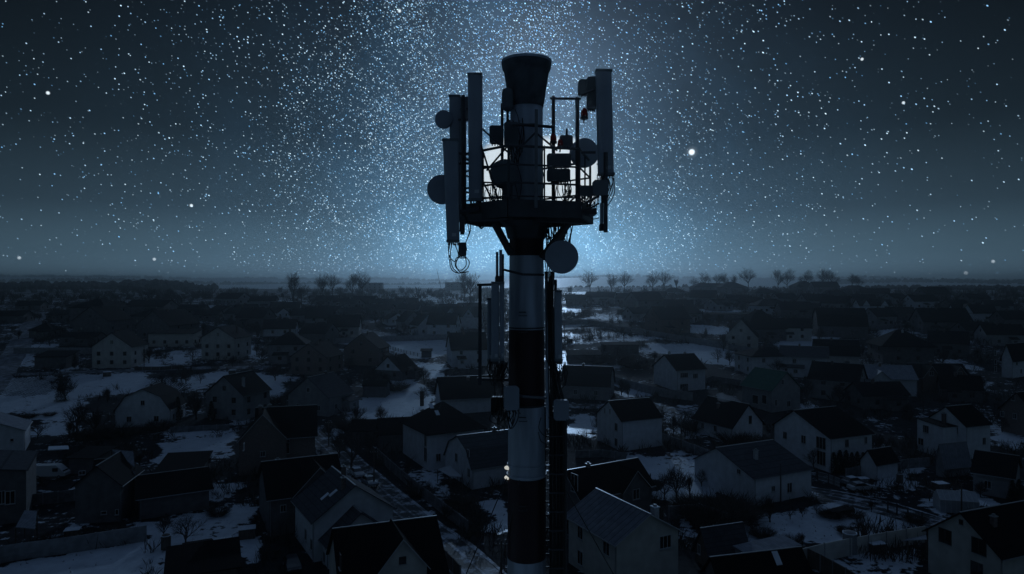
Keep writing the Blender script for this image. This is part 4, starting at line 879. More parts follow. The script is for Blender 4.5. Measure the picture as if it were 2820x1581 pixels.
# ---- left side, near
house3('pale roofed house cut by the left edge with round gable vent', (66,1185),(84,1160),(-70,1160), 4.6, 2.2, 'gable', 'white', 'r_light', wins=(('G',33,1212,.6,.6,0),), ov=.3)
house3('tall dark house at the left edge with a bright awning', (72,1295),(100,1245),(-60,1282), 7.4, 1.0, 'shed', 'dark', 'r_slate', wins=(('G',28,1370,1.2,1.9,1),('G',5,1370,.8,1.9)), ov=.3)
house3('dark brick outhouse behind the white van', (190,1262),(262,1262),(186,1240), 2.8, .5, 'shed', 'dark', 'r_dark', cat='outhouse', name='outhouse', group='sheds of the village')
house3('white brick outhouse beside the tin roofed dark house', (262,1296),(335,1290),(190,1290), 2.6, 1.4, 'gable', 'silicate', 'r_black', wins=(('L',226,1302,1.0,.7),), cat='outhouse', name='outhouse', group='sheds of the village')
house3('dark house with tilted pale tin roofs and a silver flue', (330,1330),(385,1290),(255,1305), 5.6, 2.6, 'gable', 'dark', 'r_dark', wins=(('G',322,1410,.5,.8,0),('G',286,1412,.8,.5,0)), ov=.5)
house3('black roofed long shed in the snowy garden', (428,1303),(548,1296),(430,1265), 2.4, .8, 'shed', 'dark', 'r_black', cat='shed', name='shed', group='sheds of the village')
house3('low dark barn with a strip of snow on its eaves', (385,1372),(576,1345),(380,1318), 3.2, 1.8, 'gable', 'dark', 'r_black', cat='barn', name='barn', group='sheds of the village', ov=.6)
house3('dark corrugated shed cut by the bottom edge left of centre', (462,1590),(655,1560),(455,1535), 2.6, .9, 'shed', 'wood', 'r_black', cat='shed', name='shed', group='sheds of the village')
# ---- middle distance
house3('wide white house with dark roof, gable on its left, just left of the lower frame', (1217,1097),(1362,1090),(1179,1083), 4.0, 4.4, 'gable', 'white', 'r_black', wins=(('G',1201,1078,1.0,1.6),('G',1190,1103,.9,1.2)), chs=((.55,.4,.8),))
house3('white house with a broad blank gable and glazed porch on its right', (1864,1019),(1942,1015),(1797,1006), 6.0, 3.6, 'gable', 'white', 'r_black', wins=(('L',1884,1033,2.6,1.4,3),('L',1884,1064,2.6,1.4,3),('L',1915,1035,1.6,1.3,2)), chs=((.15,.5,.7,'chimw'),(.8,.6,1.0)))
house3('house with green sheet roof and dark porch', (2125,1073),(2044,1058),(2190,1064), 5.6, 4.0, 'gable', 'grey', 'r_green', wins=(('L',2080,1100,2.0,2.2,0),('L',2105,1100,1.6,2.2,0),('G',2137,1109,.8,1.6),('G',2172,1112,1.2,1.5),('G',2155,1052,.8,1.3)), chs=())
house3('white gabled house near the right edge with a column of stair windows', (2787,986),(2850,980),(2700,989), 6.2, 4.0, 'gable', 'white', 'r_black', wins=(('G',2741,972,.6,1.6,0),('G',2742,997,.6,1.6,0),('G',2742,1016,.6,1.6,0),('L',2800,1000,.9,1.3),('L',2812,1022,.9,1.3)), chs=())
H1 = house1
H1('tall white gabled house above a dark columned veranda', 305,1014, 11,12.5, 6.6,4.4, 92, wm='cream', rm='r_dark', gw=3, chs=((.2,.5,.8),))
H1('white house with a vertical stair window and small front gable', 603,992, 12,12, 7.2,3.6, 84, wm='cream', rm='r_dark', gw=3, chs=((.5,.2,2.2),))
H1('cream low house in front of the dark roof cluster', 468,955, 17,8, 4.6,1.0, 2, kind='shed', wm='cream', rm='r_dark', nw=4)
H1('broad black roofed house behind the cream low one', 428,936, 20,15, 5.2,6.0, 80, kind='gable', wm='dark', rm='r_black')
H1('middle black roof in the dark roof cluster', 402,896, 18,16, 6.0,6.0, 84, kind='hip', wm='dark', rm='r_black')
H1('farthest black roof in the dark roof cluster', 392,868, 20,18, 6.5,5.0, 4, kind='gable', wm='dark', rm='r_black')
H1('big dark house nearest in the block left of the snowy track', 250,938, 16,15, 7.5,5.5, 86, kind='gable', wm='dark', rm='r_black')
H1('big dark house in the middle of the block left of the snowy track', 242,902, 18,17, 8.5,4.5, 86, kind='hip', wm='dark', rm='r_black')
H1('farthest dark house of the block left of the snowy track', 238,876, 22,19, 9.5,2.5, 4, kind='gable', wm='dark', rm='r_black', chs=((.8,.5,.9),))
H1('long low dark outbuilding in front of the dark block', 212,950, 14,7, 2.8,1.6, 2, wm='dark', rm='r_dark')
H1('dark hipped bungalow beside the country road', 104,932, 9,9, 3.0,3.0, 10, kind='hip', wm='dark', rm='r_black')
H1('dark house at the far left beyond the country road', 5,890, 16,10, 5,3.5, 8, wm='dark', rm='r_black')
H1('dark windowless barn on the snowy plot at the left', 136,1016, 10,7, 3.6,1.2, 3, kind='shed', wm='dark', rm='r_dark', nw=0, gw=0, chs=(), cat='barn', name='barn', group='sheds of the village')
H1('gambrel roofed white house with a small attic window among bare trees', 383,1178, 9.5,11.6, 3.6,4.6, 96, kind='gambrel', wm='white', rm='r_dark', fine=True, fm='frame', chs=((.5,.5,.4),))
H1('plain grey gabled house with chimney, left of the brick house', 627,1160, 10,10.4, 5.6,4.2, 74, wm='grey', rm='r_dark', fine=True, chs=((.25,.18,2.0,'chimw'),))
H1('house with pale slate roof and white porch roof, above the brick house', 862,1148, 10,11.5, 4.2,4.4, 70, wm='grey', rm='r_slate', fine=True, fm='frame', chs=((.7,.5,.6),))
H1('grey hipped house between two dark gables left of centre', 782,1000, 12,11, 5.8,4.0, 8, kind='hip', wm='grey', rm='r_dark', chs=((.5,.5,.6),))
H1('dark roofed house behind the grey hipped one', 866,953, 12,10, 4.4,3.4, -18, wm='dark', rm='r_dark')
H1('brown gabled house with a pale garage door', 858,1035, 11,12, 5.2,4.0, 76, wm='brick', rm='r_black', gw=3, fm='fdark')
H1('dark brown gabled house by the snowy field', 1000,1008, 11,12, 5.4,4.6, 82, wm='brick', rm='r_dark')
H1('low dark house with a small white gable, by the bare orchard', 1082,1050, 10,9, 2.6,4.0, 70, wm='dark', rm='r_black', gable_m='white')
H1('white house with black roof standing behind the lower mounting frame', 1282,1012, 12,11, 5.4,5.0, 14, wm='white', rm='r_black', fm='frame')
H1('white low house first in the lower row', 762,927, 13,9, 3.0,3.6, 8, wm='white', rm='r_dark')
H1('cream house with black roof last in the row beside the lane', 940,930, 13,10, 4.2,4.6, 6, wm='cream', rm='r_black', frac=.5)
H1('row house third from the lane end, grey walls', 868,910, 12,12, 5,4.8, 14, wm='grey', rm='r_dark')
H1('row house fourth from the lane end, dark roof', 833,889, 13,12, 5,5.0, 12, wm='grey', rm='r_black')
H1('row house sixth from the lane end, with a wide roof', 775,866, 15,12, 5,4.5, 12, wm='grey', rm='r_dark')
H1('tall grey block at the upper end of the house row', 712,856, 14,14, 8,4, 12, wm='grey', rm='r_dark')
H1('long terraced house receding behind the grey block', 625,840, 20,11, 5.5,5.5, -28, wm='grey', rm='r_dark', nw=6, xg=())
H1('house beside the terraced one with pale walls', 660,884, 16,12, 5,4.5, -14, wm='grey', rm='r_dark')
H1('second house beside the terraced one, lower and darker', 690,902, 14,11, 4,4, -14, wm='dark', rm='r_dark')
H1('dark far house under the pair of bare trees, left one', 895,843, 13,12, 5,4.5, 2, wm='dark', rm='r_dark', nw=4)
H1('dark far house under the pair of bare trees, right one', 1000,845, 13,12, 5,4.5, -4, wm='dark', rm='r_dark', nw=4)
H1('far house with pale gable between lane and dark field', 1040,872, 14,11, 5,4.2, -8, wm='grey', rm='r_dark')
H1('far grey house left of the plain with the crane', 1122,868, 12,11, 4.5,4, -6, wm='grey', rm='r_dark')
H1('far dark house right of the far grey one', 1190,874, 12,11, 4.5,4, -3, wm='dark', rm='r_dark')
H1('pale gabled cottage at the left of the far right row', 1080,897, 10,9, 4.2,4.2, -62, wm='white', rm='r_dark')
H1('second pale gabled cottage in the far right row', 1122,915, 10,9, 4.2,4.2, -60, wm='grey', rm='r_dark')
H1('third cottage of the far right row with a pointed gable', 1162,926, 10,9, 4.2,4.4, -60, wm='white', rm='r_dark')
H1('white house with tall dark roof at the end of the far right row', 1219,930, 12,10, 5.2,4.4, -8, wm='white', rm='r_dark', chs=((.5,.4,.8),))
H1('twin gabled white house behind the lower left frame', 1270,905, 18,11, 5,4.2, -6, wm='white', rm='r_dark', xg=((.25,5,3.6,.4,(0,6.3,.9,1.1)),(.72,5,3.6,.4,(0,6.3,.9,1.1))))
H1('far grey house behind the twin gabled one', 1330,880, 16,11, 5,4, -4, wm='grey', rm='r_dark')
H1('grey gambrel house right of the mast ladder', 1628,1104, 12.5,9.5, 3.4,4.4, -16, kind='gambrel', wm='grey', rm='r_dark', fine=True, fm='frame', ww=1.0)
H1('tall dark brick house with wide eaves in the middle of the right side', 1850,922, 15,13, 6.2,5.0, 20, kind='gable', wm='redbrick', rm='r_dark', ov=.6)
H1('cream house under a steep black roof beside the long wall', 2064,968, 13,11, 5.0,6.2, 68, wm='cream', rm='r_black', fm='fdark', ov=.5)
H1('huge dark roof rising behind the cream house', 2110,942, 18,15, 4.5,7.5, 12, kind='hip', wm='dark', rm='r_black')
H1('white villa with low hipped roof and canopy, left of a twin', 2130,1036, 15,11, 5.6,2.2, 10, kind='hip', wm='white', rm='r_dark', ov=.6, fine=True, fm='frame')
H1('grey villa with low gable, right of the hipped twin', 2244,1042, 13,11, 5.8,2.6, -24, wm='white', rm='r_slate', ov=.6, fine=True, fm='frame')
H1('black gambrel roof with a pale gable, beyond the twin villas', 2328,1018, 13,9.5, 4.0,4.6, -20, kind='gambrel', wm='cream', rm='r_black', fine=True, fm='frame')
H1('big black hipped house with a pale chimney top', 2515,1004, 16,14, 5.4,5.2, -8, kind='hip', wm='dark', rm='r_black', ov=.9, chs=((.52,.4,.8,'chimw'),))
H1('grey house with dark roof below the gambrel one', 2345,1112, 12,10, 5.0,4.0, -38, wm='grey', rm='r_dark', fine=True)
H1('white house with pale tin roof and glazed veranda', 2470,1092, 13,10, 4.2,3.0, -12, wm='white', rm='r_light', fine=True, fm='frame', xg=((.3,4.5,2.0,1.5),))
H1('red brick house with two front gables', 2605,1084, 14,9, 4.0,3.2, -4, wm='redbrick', rm='r_dark', fine=True, fm='frame', xg=((.25,4.4,3.0,.6,(0,5.1,1.2,1.2)),(.78,4.4,3.0,.6,(0,5.1,1.2,1.2))))
H1('small dark house with a snowy yard right of the red brick one', 2680,1110, 9,8, 3,3, -25, wm='dark', rm='r_black')
H1('low dark house behind the smoking chimney on the right', 2440,1128, 12,8, 3.2,2.6, 6, wm='dark', rm='r_dark')
H1('cream bungalow with grey roof and blank wall, right of centre', 2190,940, 15,9, 5.0,3.4, -10, wm='cream', rm='r_dark', gw=1)
H1('large black barn-like house with round window', 2340,932, 19,14, 4.6,7.0, -14, kind='gambrel', wm='dark', rm='r_black')
H1('far white house with two dormers', 2420,862, 17,11, 4.5,4.2, -8, wm='white', rm='r_dark', xg=((.2,4,3,.3),(.75,4,3,.3)))
H1('far dark house with a pale right gable', 2325,854, 15,12, 4.2,5.0, -36, wm='grey', rm='r_black')
H1('far house with a brown roof and arched gable', 2430,824, 18,13, 5,4.5, -30, wm='grey', rm='r_brown')
H1('far white box house under a black roof', 2552,852, 15,11, 5.5,4.5, 4, wm='white', rm='r_black', nw=3)
H1('far dark house behind the white box one', 2585,826, 18,14, 5,6.0, 4, wm='dark', rm='r_black')
H1('far house with pale twin gables near the right edge', 2708,888, 18,12, 5,5, -18, wm='white', rm='r_dark', xg=((.3,5,4,.3),))
H1('dark double roofed house left of the pale twin gables', 2620,922, 20,13, 5,5.5, -6, wm='dark', rm='r_black')
H1('dark house at the right edge above the gabled stair house', 2785,955, 14,10, 4.2,3.6, -10, wm='grey', rm='r_black')
H1('small house by the right edge behind the dark double roof', 2800,905, 12,9, 4,3.5, 6, wm='dark', rm='r_dark')
H1('dark gabled house tucked right of the big hipped one', 2645,985, 12,9, 4.5,3.8, -30, wm='dark', rm='r_dark')
H1('low house between the hipped black one and the right edge', 2700,935, 12,9, 3.5,3, 4, wm='dark', rm='r_dark')
H1('hipped far house with windows in a row, on the ridge', 1860,818, 18,13, 5.0,4.0, 4, kind='hip', wm='grey', rm='r_dark', nw=5)
H1('first roof on the skyline right of the bare tree row', 1942,808, 20,16, 6.5,4.6, 4, kind='hip', wm='dark', rm='r_dark')
H1('long roof on the skyline between two hipped ones', 1984,806, 20,14, 6,3.8, 0, kind='gable', wm='dark', rm='r_dark')
H1('broad hipped roof on the skyline beside a big bare tree', 2022,808, 26,20, 6,5.6, 3, kind='hip', wm='dark', rm='r_dark')
H1('low far house below the big skyline tree', 2112,818, 20,14, 4,4.5, 6, kind='hip', wm='grey', rm='r_dark')
H1('large dark gabled house below the left skyline trees', 1785,858, 17,15, 7,6.0, 20, wm='dark', rm='r_dark')
H1('far dark house left of the large dark gabled one', 1720,836, 14,12, 4,4, 4, wm='dark', rm='r_dark')
H1('far pale house at the left end of the skyline row', 1660,838, 18,12, 5,4.2, -20, wm='grey', rm='r_dark')
H1('far house with steep dark roof, middle of the slope', 1878,868, 15,12, 4,5.6, -16, wm='grey', rm='r_dark')
H1('far house with a bright roof edge, upper slope', 1948,838, 15,12, 5,5.5, -22, wm='grey', rm='r_dark')
H1('far dim house in the middle of the upper slope', 2038,842, 14,12, 4,4, 0, wm='dark', rm='r_dark')
H1('far white windowed house under a dark hipped roof', 2132,864, 19,12, 5,4.6, 4, kind='hip', wm='white', rm='r_dark', nw=5)
H1('grey gabled house left of the far white windowed one', 1896,890, 14,11, 5,5, 38, wm='grey', rm='r_dark')
H1('dark house in the upper slope above the cream bungalow', 2200,874, 16,12, 4.5,5, -5, wm='dark', rm='r_dark')
H1('far house on the slope below the skyline pair', 2262,846, 18,12, 4.5,5, 5, wm='grey', rm='r_dark')
H1('skyline house at the left of the right-hand tree group', 2222,804, 22,17, 6,6.2, 5, kind='hip', wm='dark', rm='r_dark')
H1('skyline house under the widest bare tree', 2280,806, 24,16, 6,5.6, -4, wm='dark', rm='r_dark')
H1('last skyline roof before the open plain', 2362,806, 24,14, 3.5,4.2, 2, kind='hip', wm='dark', rm='r_dark')
H1('dark shed on the bushy plot right of the mast', 1610,1002, 11,7, 2.6,1.0, 2, kind='shed', wm='dark', rm='r_dark', nw=0, gw=0, chs=(), cat='shed', name='shed', group='sheds of the village')
H1('row of low garages behind the dark skyline house', 2010,880, 22,7, 3,.6, -3, kind='shed', wm='dark', rm='r_dark', nw=0, gw=0, chs=(), cat='garage', name='garage', group='garages of the village')
H1('flat tin shed in the snow left of the red roofs', 1710,975, 13,6, 3,.5, 2, kind='shed', wm='dark', rm='r_dark', nw=0, gw=0, chs=(), cat='shed', name='shed', group='sheds of the village')
H1('flat far block on the horizon left of the crane', 1018,802, 26,12, 9,.4, 2, kind='flat', wm='grey', rm='r_dark', nw=5)
H1('pale low block on the horizon right of the crane', 1252,800, 22,12, 9,.4, 0, kind='flat', wm='grey', rm='r_dark', nw=4)
H1('little dark hut in the snowy field left of the wide white house', 1173,985, 3.5,3, 2.2,.4, 5, kind='shed', wm='dark', rm='r_dark', nw=0, gw=0, chs=(), cat='hut', name='hut', group='sheds of the village')
H1('dark hut among the orchard trees left of centre', 1033,1095, 6,4, 3.0,1.2, -6, wm='dark', rm='r_black', nw=0, gw=0, chs=(), cat='hut', name='hut', group='sheds of the village')
H1('low sheds row with dark roof beside the snowy orchard', 1020,1222, 8,5, 2.6,1.6, 6, wm='dark', rm='r_black', nw=1, gw=0, chs=(), cat='shed', name='shed', group='sheds of the village')
H1('dark barn in front of the hipped white house', 1090,1245, 8,6, 3.4,2.4, 14, wm='dark', rm='r_black', nw=0, gw=1, chs=(), cat='barn', name='barn', group='sheds of the village')
H1('small far house between the two under the bare trees', 935,846, 12,11, 4.4,3.6, 20, wm='grey', rm='r_dark')
H1('far cottage in the gap below the second bare pair', 962,852, 11,10, 4.4,4.3, -30, wm='dark', rm='r_black')
H1('far cottage right of the bare pairs', 1050,850, 12,10, 4.4,3.6, 12, wm='grey', rm='r_dark')
H1('second far cottage right of the bare pairs', 1085,855, 11,10, 4.4,3.6, -25, wm='dark', rm='r_dark')
H1('third far cottage toward the crane plain', 1118,850, 12,10, 4.4,4.7, 5, wm='grey', rm='r_dark')
H1('far cottage directly below the crane', 1150,862, 11,10, 4.4,3.6, -40, wm='dark', rm='r_black')
H1('far cottage below the pale low block', 1240,866, 12,10, 4.4,3.6, -10, wm='grey', rm='r_dark')
H1('far cottage below the tree beside the rod antenna', 1290,862, 12,10, 4.4,3.6, 15, wm='dark', rm='r_dark')
H1('dim cottage above the far right row', 1160,893, 11,9, 4.4,3.6, -55, wm='grey', rm='r_dark')
H1('dim cottage behind the twin gabled house', 1205,900, 10,9, 4.4,3.6, -50, wm='dark', rm='r_dark')
H1('small house alone on the dark field', 960,878, 11,10, 4.4,3.6, 10, wm='dark', rm='r_dark')
H1('small house at the upper edge of the dark field', 905,872, 12,10, 4.4,3.6, -20, wm='grey', rm='r_dark')
H1('small house left of the terraced row', 600,872, 12,10, 4.4,3.6, -35, wm='grey', rm='r_dark')
H1('dim house by the pale field left of the row', 560,884, 12,9, 4.4,3.6, 10, wm='dark', rm='r_dark')
H1('narrow house squeezed behind the terraced row', 665,868, 11,10, 4.4,3.6, 30, wm='dark', rm='r_black')
H1('house with pale end wall in the middle of the row', 740,880, 12,10, 4.4,3.6, -18, wm='white', rm='r_dark')
H1('far house at the head of the snowy track', 300,866, 12,10, 4.4,3.6, -8, wm='dark', rm='r_dark')
H1('far dark house beyond the country road poles', 70,856, 13,10, 4.4,3.6, 8, wm='dark', rm='r_black')
H1('dim house between road and dark block', 155,885, 12,10, 4.4,3.6, -15, wm='dark', rm='r_dark')
H1('far dim house right of the dark roof cluster', 520,868, 13,10, 4.4,3.6, 6, wm='dark', rm='r_dark')
H1('small house in the centre of the far slope', 1990,858, 12,10, 4.4,3.6, 30, wm='grey', rm='r_dark')
H1('small dark house below the low far house', 2080,850, 12,10, 4.4,3.6, -25, wm='dark', rm='r_black')
H1('small house between the skyline groups', 2170,838, 13,11, 4.4,3.6, 10, wm='grey', rm='r_dark')
H1('small pale house above the grey slope wall', 2240,872, 12,10, 4.4,3.6, -30, wm='white', rm='r_dark')
H1('small house under the widest bare tree slope', 2310,826, 13,10, 4.4,3.6, 20, wm='dark', rm='r_dark')
H1('small dark house left of the brown arched one', 2390,840, 13,10, 4.4,3.6, -12, wm='dark', rm='r_black')
H1('dim house between brown and white box ones', 2480,838, 13,10, 4.4,3.6, 25, wm='grey', rm='r_dark')
H1('dim gabled house right of the two dormers', 2500,885, 12,10, 4.4,3.6, -35, wm='dark', rm='r_dark')
H1('small dark house behind the pale twin gables', 2650,860, 13,10, 4.4,3.6, 15, wm='dark', rm='r_black')
H1('dim far house near the right edge', 2770,862, 13,10, 4.4,3.6, -20, wm='grey', rm='r_dark')
H1('farther dim house near the right edge', 2700,838, 14,11, 4.4,3.6, 5, wm='dark', rm='r_dark')
H1('small far house nearest the mast on the right', 1590,842, 12,10, 4.4,3.6, -10, wm='dark', rm='r_dark')
H1('small house below the large dark gabled one', 1760,885, 11,9, 4.4,3.6, 28, wm='grey', rm='r_dark')
H1('small house below the bare pair before the poplar', 1815,830, 12,10, 4.4,3.6, -20, wm='dark', rm='r_dark')
H1('dim house above the pale chimney roof', 2440,900, 12,9, 4.4,3.6, 18, wm='grey', rm='r_dark')
# pieces leaning on or standing by the near houses
def slab(name, label, cat, pts, m, th=.08, posts=None, up=0, group=None, snowm=None):
    """a tilted sheet given by four (px, py, height above ground) corners"""
    q = [G(px, py, h) for px, py, h in pts]; o = Vector((q[0].x, q[0].y, H(q[0].x, q[0].y))); T = thing(name, o, 0, label, cat, group)
    b = MB(); t = [p-o+Vector((0,0,th/2)) for p in q]; d = [p-o-Vector((0,0,th/2)) for p in q]
    b.face(t, M[m]); b.face(d[::-1], M[m])
    for i in range(4): b.face([t[i],d[i],d[(i+1)%4],t[(i+1)%4]], M[m])
    b.build('sheet', T)
    if posts:
        for p in q:
            b = MB(); b.box(((p-o).x, (p-o).y, (p.z-o.z)/2-.5), (.12,.12,p.z-o.z+.9), M['wood']); b.build('post', T)
slab('awning', 'bright metal awning leaning on the tall dark house at the left edge', 'awning', [(43,1452,2.6),(96,1457,2.6),(102,1408,3.6),(68,1406,3.6)], 'r_light', posts=1)
slab('tin_roof', 'upper pale tin roof sheet on the dark house with the flue', 'roof sheet', [(311,1268,6.6),(371,1285,6.2),(367,1243,8.0),(308,1238,8.4)], 'r_light', posts=1)
slab('tin_roof', 'lower pale tin roof sheet on the dark house with the flue', 'roof sheet', [(320,1303,5.0),(374,1320,4.8),(371,1298,5.8),(318,1287,6.0)], 'r_light', posts=1)
slab('porch_roof', 'striped glass porch roof beside the gambrel house left of the mast', 'porch', [(1205,1293,2.3),(1240,1313,2.3),(1273,1313,2.6),(1237,1282,3.0)], 'clear', posts=1)
slab('canopy', 'flat dark garden canopy on posts below the right garden wall', 'canopy', [(2485,1490,2.4),(2553,1486,2.4),(2550,1474,2.5),(2500,1484,2.5)], 'r_light', posts=1)
slab('snow_strip', 'strip of snow lying along the eaves of the low dark barn', 'snow', [(453,1362,2.6),(571,1350,2.6),(568,1343,2.75),(456,1356,2.75)], 'snow', th=.2)
slab('snow_strip', 'snow slab on the flat roof behind the white van', 'snow', [(132,1240,2.9),(190,1237,2.9),(188,1228,3.1),(134,1230,3.1)], 'snow', th=.15)
def flue():
    g = G(303,1374,3.0); top = 6.5; T = thing('flue_pipe', (g.x, g.y, g.z), 0, 'shiny silver flue pipe on the front of the dark house with tin roofs', 'flue pipe')
    b = MB(); b.tube([(0,0,-2.9),(0,0,3.2)], .17, M['cap'], 12); b.build('pipe', T); b = MB(); b.lathe([(.2,3.2),(.28,3.3),(.02,3.55)], M['cap'], 12); b.build('cap', T)
flue()
# ------------------------------------------------------------------ walls and fences
def wall_line(label, pts, h=2.0, panel=3.0, m='conc', posts=True, name='concrete_wall', cat='wall', group='garden walls', th=.12, mesh=False, maxposts=70):
    q = [G(*p) for p in pts]; o = q[0].copy(); T = thing(name, o, 0, label, cat, group); pb = MB(); npost = 0
    for a, c in zip(q, q[1:]):
        d = (c-a); L = Vector((d.x, d.y, 0)).length; n = max(1, round(L/panel))
        for i in range(n):
            s, e = a+d*i/n, a+d*(i+1)/n; s.z = H(s.x, s.y); e.z = H(e.x, e.y); u = (e-s).normalized(); nr = Vector((-u.y, u.x, 0))*th/2
            hz = Vector((0,0,h)); lo = Vector((0,0,-.4)); k = [s-o, e-o]
            if mesh:
                for zz in (.15*h, .5*h, .97*h): pb.bar(k[0]+Vector((0,0,zz)), k[1]+Vector((0,0,zz)), .03, .04, M[m])
                for j in range(12): f = k[0]+(k[1]-k[0])*j/12; pb.bar(f, f+Vector((0,0,h)), .02, .02, M[m])
            else:
                pb.face([k[0]-nr+lo,k[1]-nr+lo,k[1]-nr+hz,k[0]-nr+hz], M[m]); pb.face([k[1]+nr+lo,k[0]+nr+lo,k[0]+nr+hz,k[1]+nr+hz], M[m])
                pb.face([k[0]-nr+hz,k[1]-nr+hz,k[1]+nr+hz,k[0]+nr+hz], M[m])
                for zz in (.33, .66):
                    pb.bar(k[0]-nr*1.25+hz*zz, k[1]-nr*1.25+hz*zz, .02, .03, M[m])
            if posts and npost < maxposts:
                b = MB(); b.box((k[0].x, k[0].y, k[0].z+h/2), (.17,.17,h+.16), M['conc' if not mesh else 'steel'], rz=math.atan2(u.y,u.x)); b.build('post', T); npost += 1
    pb.build('panel' if not mesh else 'mesh_panel', T); return T
wall_line('long pale wall running diagonally across the right side', [(1690,910),(1790,925),(1900,944),(2000,962),(2110,982)], 2.3, 5)
wall_line('pale wall below the broad blank white gable', [(1614,1034),(1700,1060),(1780,1082),(1830,1094),(1908,1104)], 2.2, 3.5)
wall_line('wall along the far side of the big snowy field', [(905,947),(1050,941),(1150,938),(1232,935)], 2.2, 4)
wall_line('wall in front of the dark block on the left', [(38,974),(120,974),(200,974),(262,975)], 2.2, 4)
wall_line('near concrete panel fence across the bottom left corner', [(-30,1556),(60,1541),(130,1532),(215,1520),(310,1504),(404,1490)], 2.1, 2.4)
wall_line('long pale fence beneath the big snowy garden on the right', [(2200,1563),(2270,1545),(2340,1530),(2440,1512),(2548,1494)], 2.2, 3, m='cream')
wall_line('dark board fence running down to the bottom right from the pale shed', [(2200,1545),(2260,1575),(2330,1615),(2400,1660)], 2.1, 2.5, m='wood', name='board_fence', cat='fence')
wall_line('dark wall with snowy top behind the orchard of bare trees', [(1822,1216),(1880,1238),(1948,1264),(1990,1275)], 1.8, 3, m='concd')
wall_line('grey wall behind the little steep shed', [(1842,1432),(1925,1424),(2005,1452)], 2.0, 2.5, m='concd')
wall_line('dark wall behind the awning on the left', [(76,1394),(160,1385),(248,1374)], 1.8, 2.5, m='concd')
wall_line('brick pillared fence along the right side of the street', [(1040,1262),(1075,1295),(1120,1335),(1200,1400),(1290,1470)], 1.8, 3.2, m='concd')
wall_line('dark fence along the left side of the street by the near gable', [(1268,1600),(1230,1560),(1200,1530)], 1.8, 2.5, m='wood', name='board_fence', cat='fence')
wall_line('white lattice fence by the entrance of the large white house', [(2252,1322),(2282,1330),(2313,1342)], 1.5, 1.6, m='trim', mesh=True, name='lattice_fence', cat='fence')
wall_line('wire fence with dark posts beside the yard lane', [(2445,1412),(2470,1420),(2500,1431),(2540,1444),(2590,1456)], 1.7, 2.5, m='steel', mesh=True, name='wire_fence', cat='fence')
wall_line('wall right of the snowy plot with the two cars', [(2330,1318),(2400,1302),(2500,1290),(2560,1285)], 1.7, 3, m='concd')
wall_line('low dark fence between the snow field and the left lane', [(370,1020),(440,1020),(505,1016)], 1.2, 3, m='wood', name='board_fence', cat='fence')
wall_line('dark garden wall in front of the twin villas', [(2040,1062),(1960,1050),(1880,1082)], 1.6, 4, m='concd')
wall_line('pale fence around the plain white two storey house', [(1585,1262),(1660,1258),(1725,1268)], 1.4, 3, m='concd')
wall_line('rail fence beside the brick house', [(868,1252),(900,1268),(935,1285)], 1.3, 2.2, m='steel', mesh=True, name='wire_fence', cat='fence')
wall_line('fence posts crossing the snowy field left of the wide white house', [(1035,950),(1075,962),(1120,975),(1160,984)], 1.2, 2.2, m='steel', mesh=True, name='wire_fence', cat='fence')
wall_line('wall behind the gambrel roofed white house on the left', [(470,1192),(560,1186),(632,1184)], 1.2, 3, m='concd')
wall_line('long dark wall on the far slope under the skyline houses', [(1700,862),(1800,870),(1900,876),(2050,882)], 2.2, 6, m='concd', posts=False)
wall_line('dark wall beyond the bushy plot right of the mast', [(1548,895),(1620,893),(1690,905)], 2.2, 5, m='concd', posts=False)
wall_line('grey wall along the upper edge of the right slope', [(2200,905),(2330,915),(2450,905),(2560,900)], 1.8, 6, m='concd', posts=False)
wall_line('dark wall left of the far row houses', [(560,905),(620,912),(680,922)], 1.8, 5, m='concd', posts=False)
# ------------------------------------------------------------------ trees
def bare_tree_proto(name, seed, h, spread, levels, upright, trunk_h=.28, tw=1.0, m='bark', kids=4):
    g = random.Random(seed); tb, cb = MB(), MB()
    def grow(p, d, L, r, lv):
        n = 3 if lv < 2 else 2; pts = [p]; q = p.copy(); dd = d.copy()
        for i in range(n):
            dd = (dd+Vector((g.uniform(-1,1), g.uniform(-1,1), g.uniform(-.5,1)))*(.16 if lv else .05)).normalized(); q = q+dd*L/n; pts.append(q.copy())
        rr = [r*(1-.45*i/n) for i in range(n+1)]
        (tb if lv == 0 else cb).tube(pts, rr, M[m] if lv < 3 else M['twig'], 7 if lv == 0 else (5 if lv == 1 else 3), cap=lv < 2)
        if lv >= levels: return
        k = kids+(1 if lv < 2 else 0)
        for i in range(k):
            t = g.uniform(.3 if lv else .55, 1.0) if i < k-1 else 1.0
            j = min(n-1, int(t*n)); a = pts[j].lerp(pts[j+1], t*n-j)
            ax = dd.orthogonal().normalized(); ax.rotate(Matrix.Rotation(2*math.pi*(i/k)+g.uniform(-.5,.5), 3, dd))
            ang = g.uniform(.35,.75)*spread*(1 if i < k-1 else .35)
            nd = dd.copy(); nd.rotate(Matrix.Rotation(ang, 3, ax)); nd = (nd+Vector((0,0,upright))).normalized()
            grow(a, nd, L*g.uniform(.62,.84)*(1.0 if lv else (1.25 if trunk_h < .4 else .8)), r*.52*(1.0 if i < k-1 else 1.15), lv+1)
    grow(Vector((0,0,-.3)), Vector((0,0,1)), h*trunk_h+.3, h*.020*tw, 0)
    T = thing(name, (0,-50,-50), 0, 'x', 'tree', 'bare trees of the village')
    tb.build('trunk', T); c = cb.build('crown', T)
    top = max(v[2] for v in cb.v); T['h0'] = top
    return T
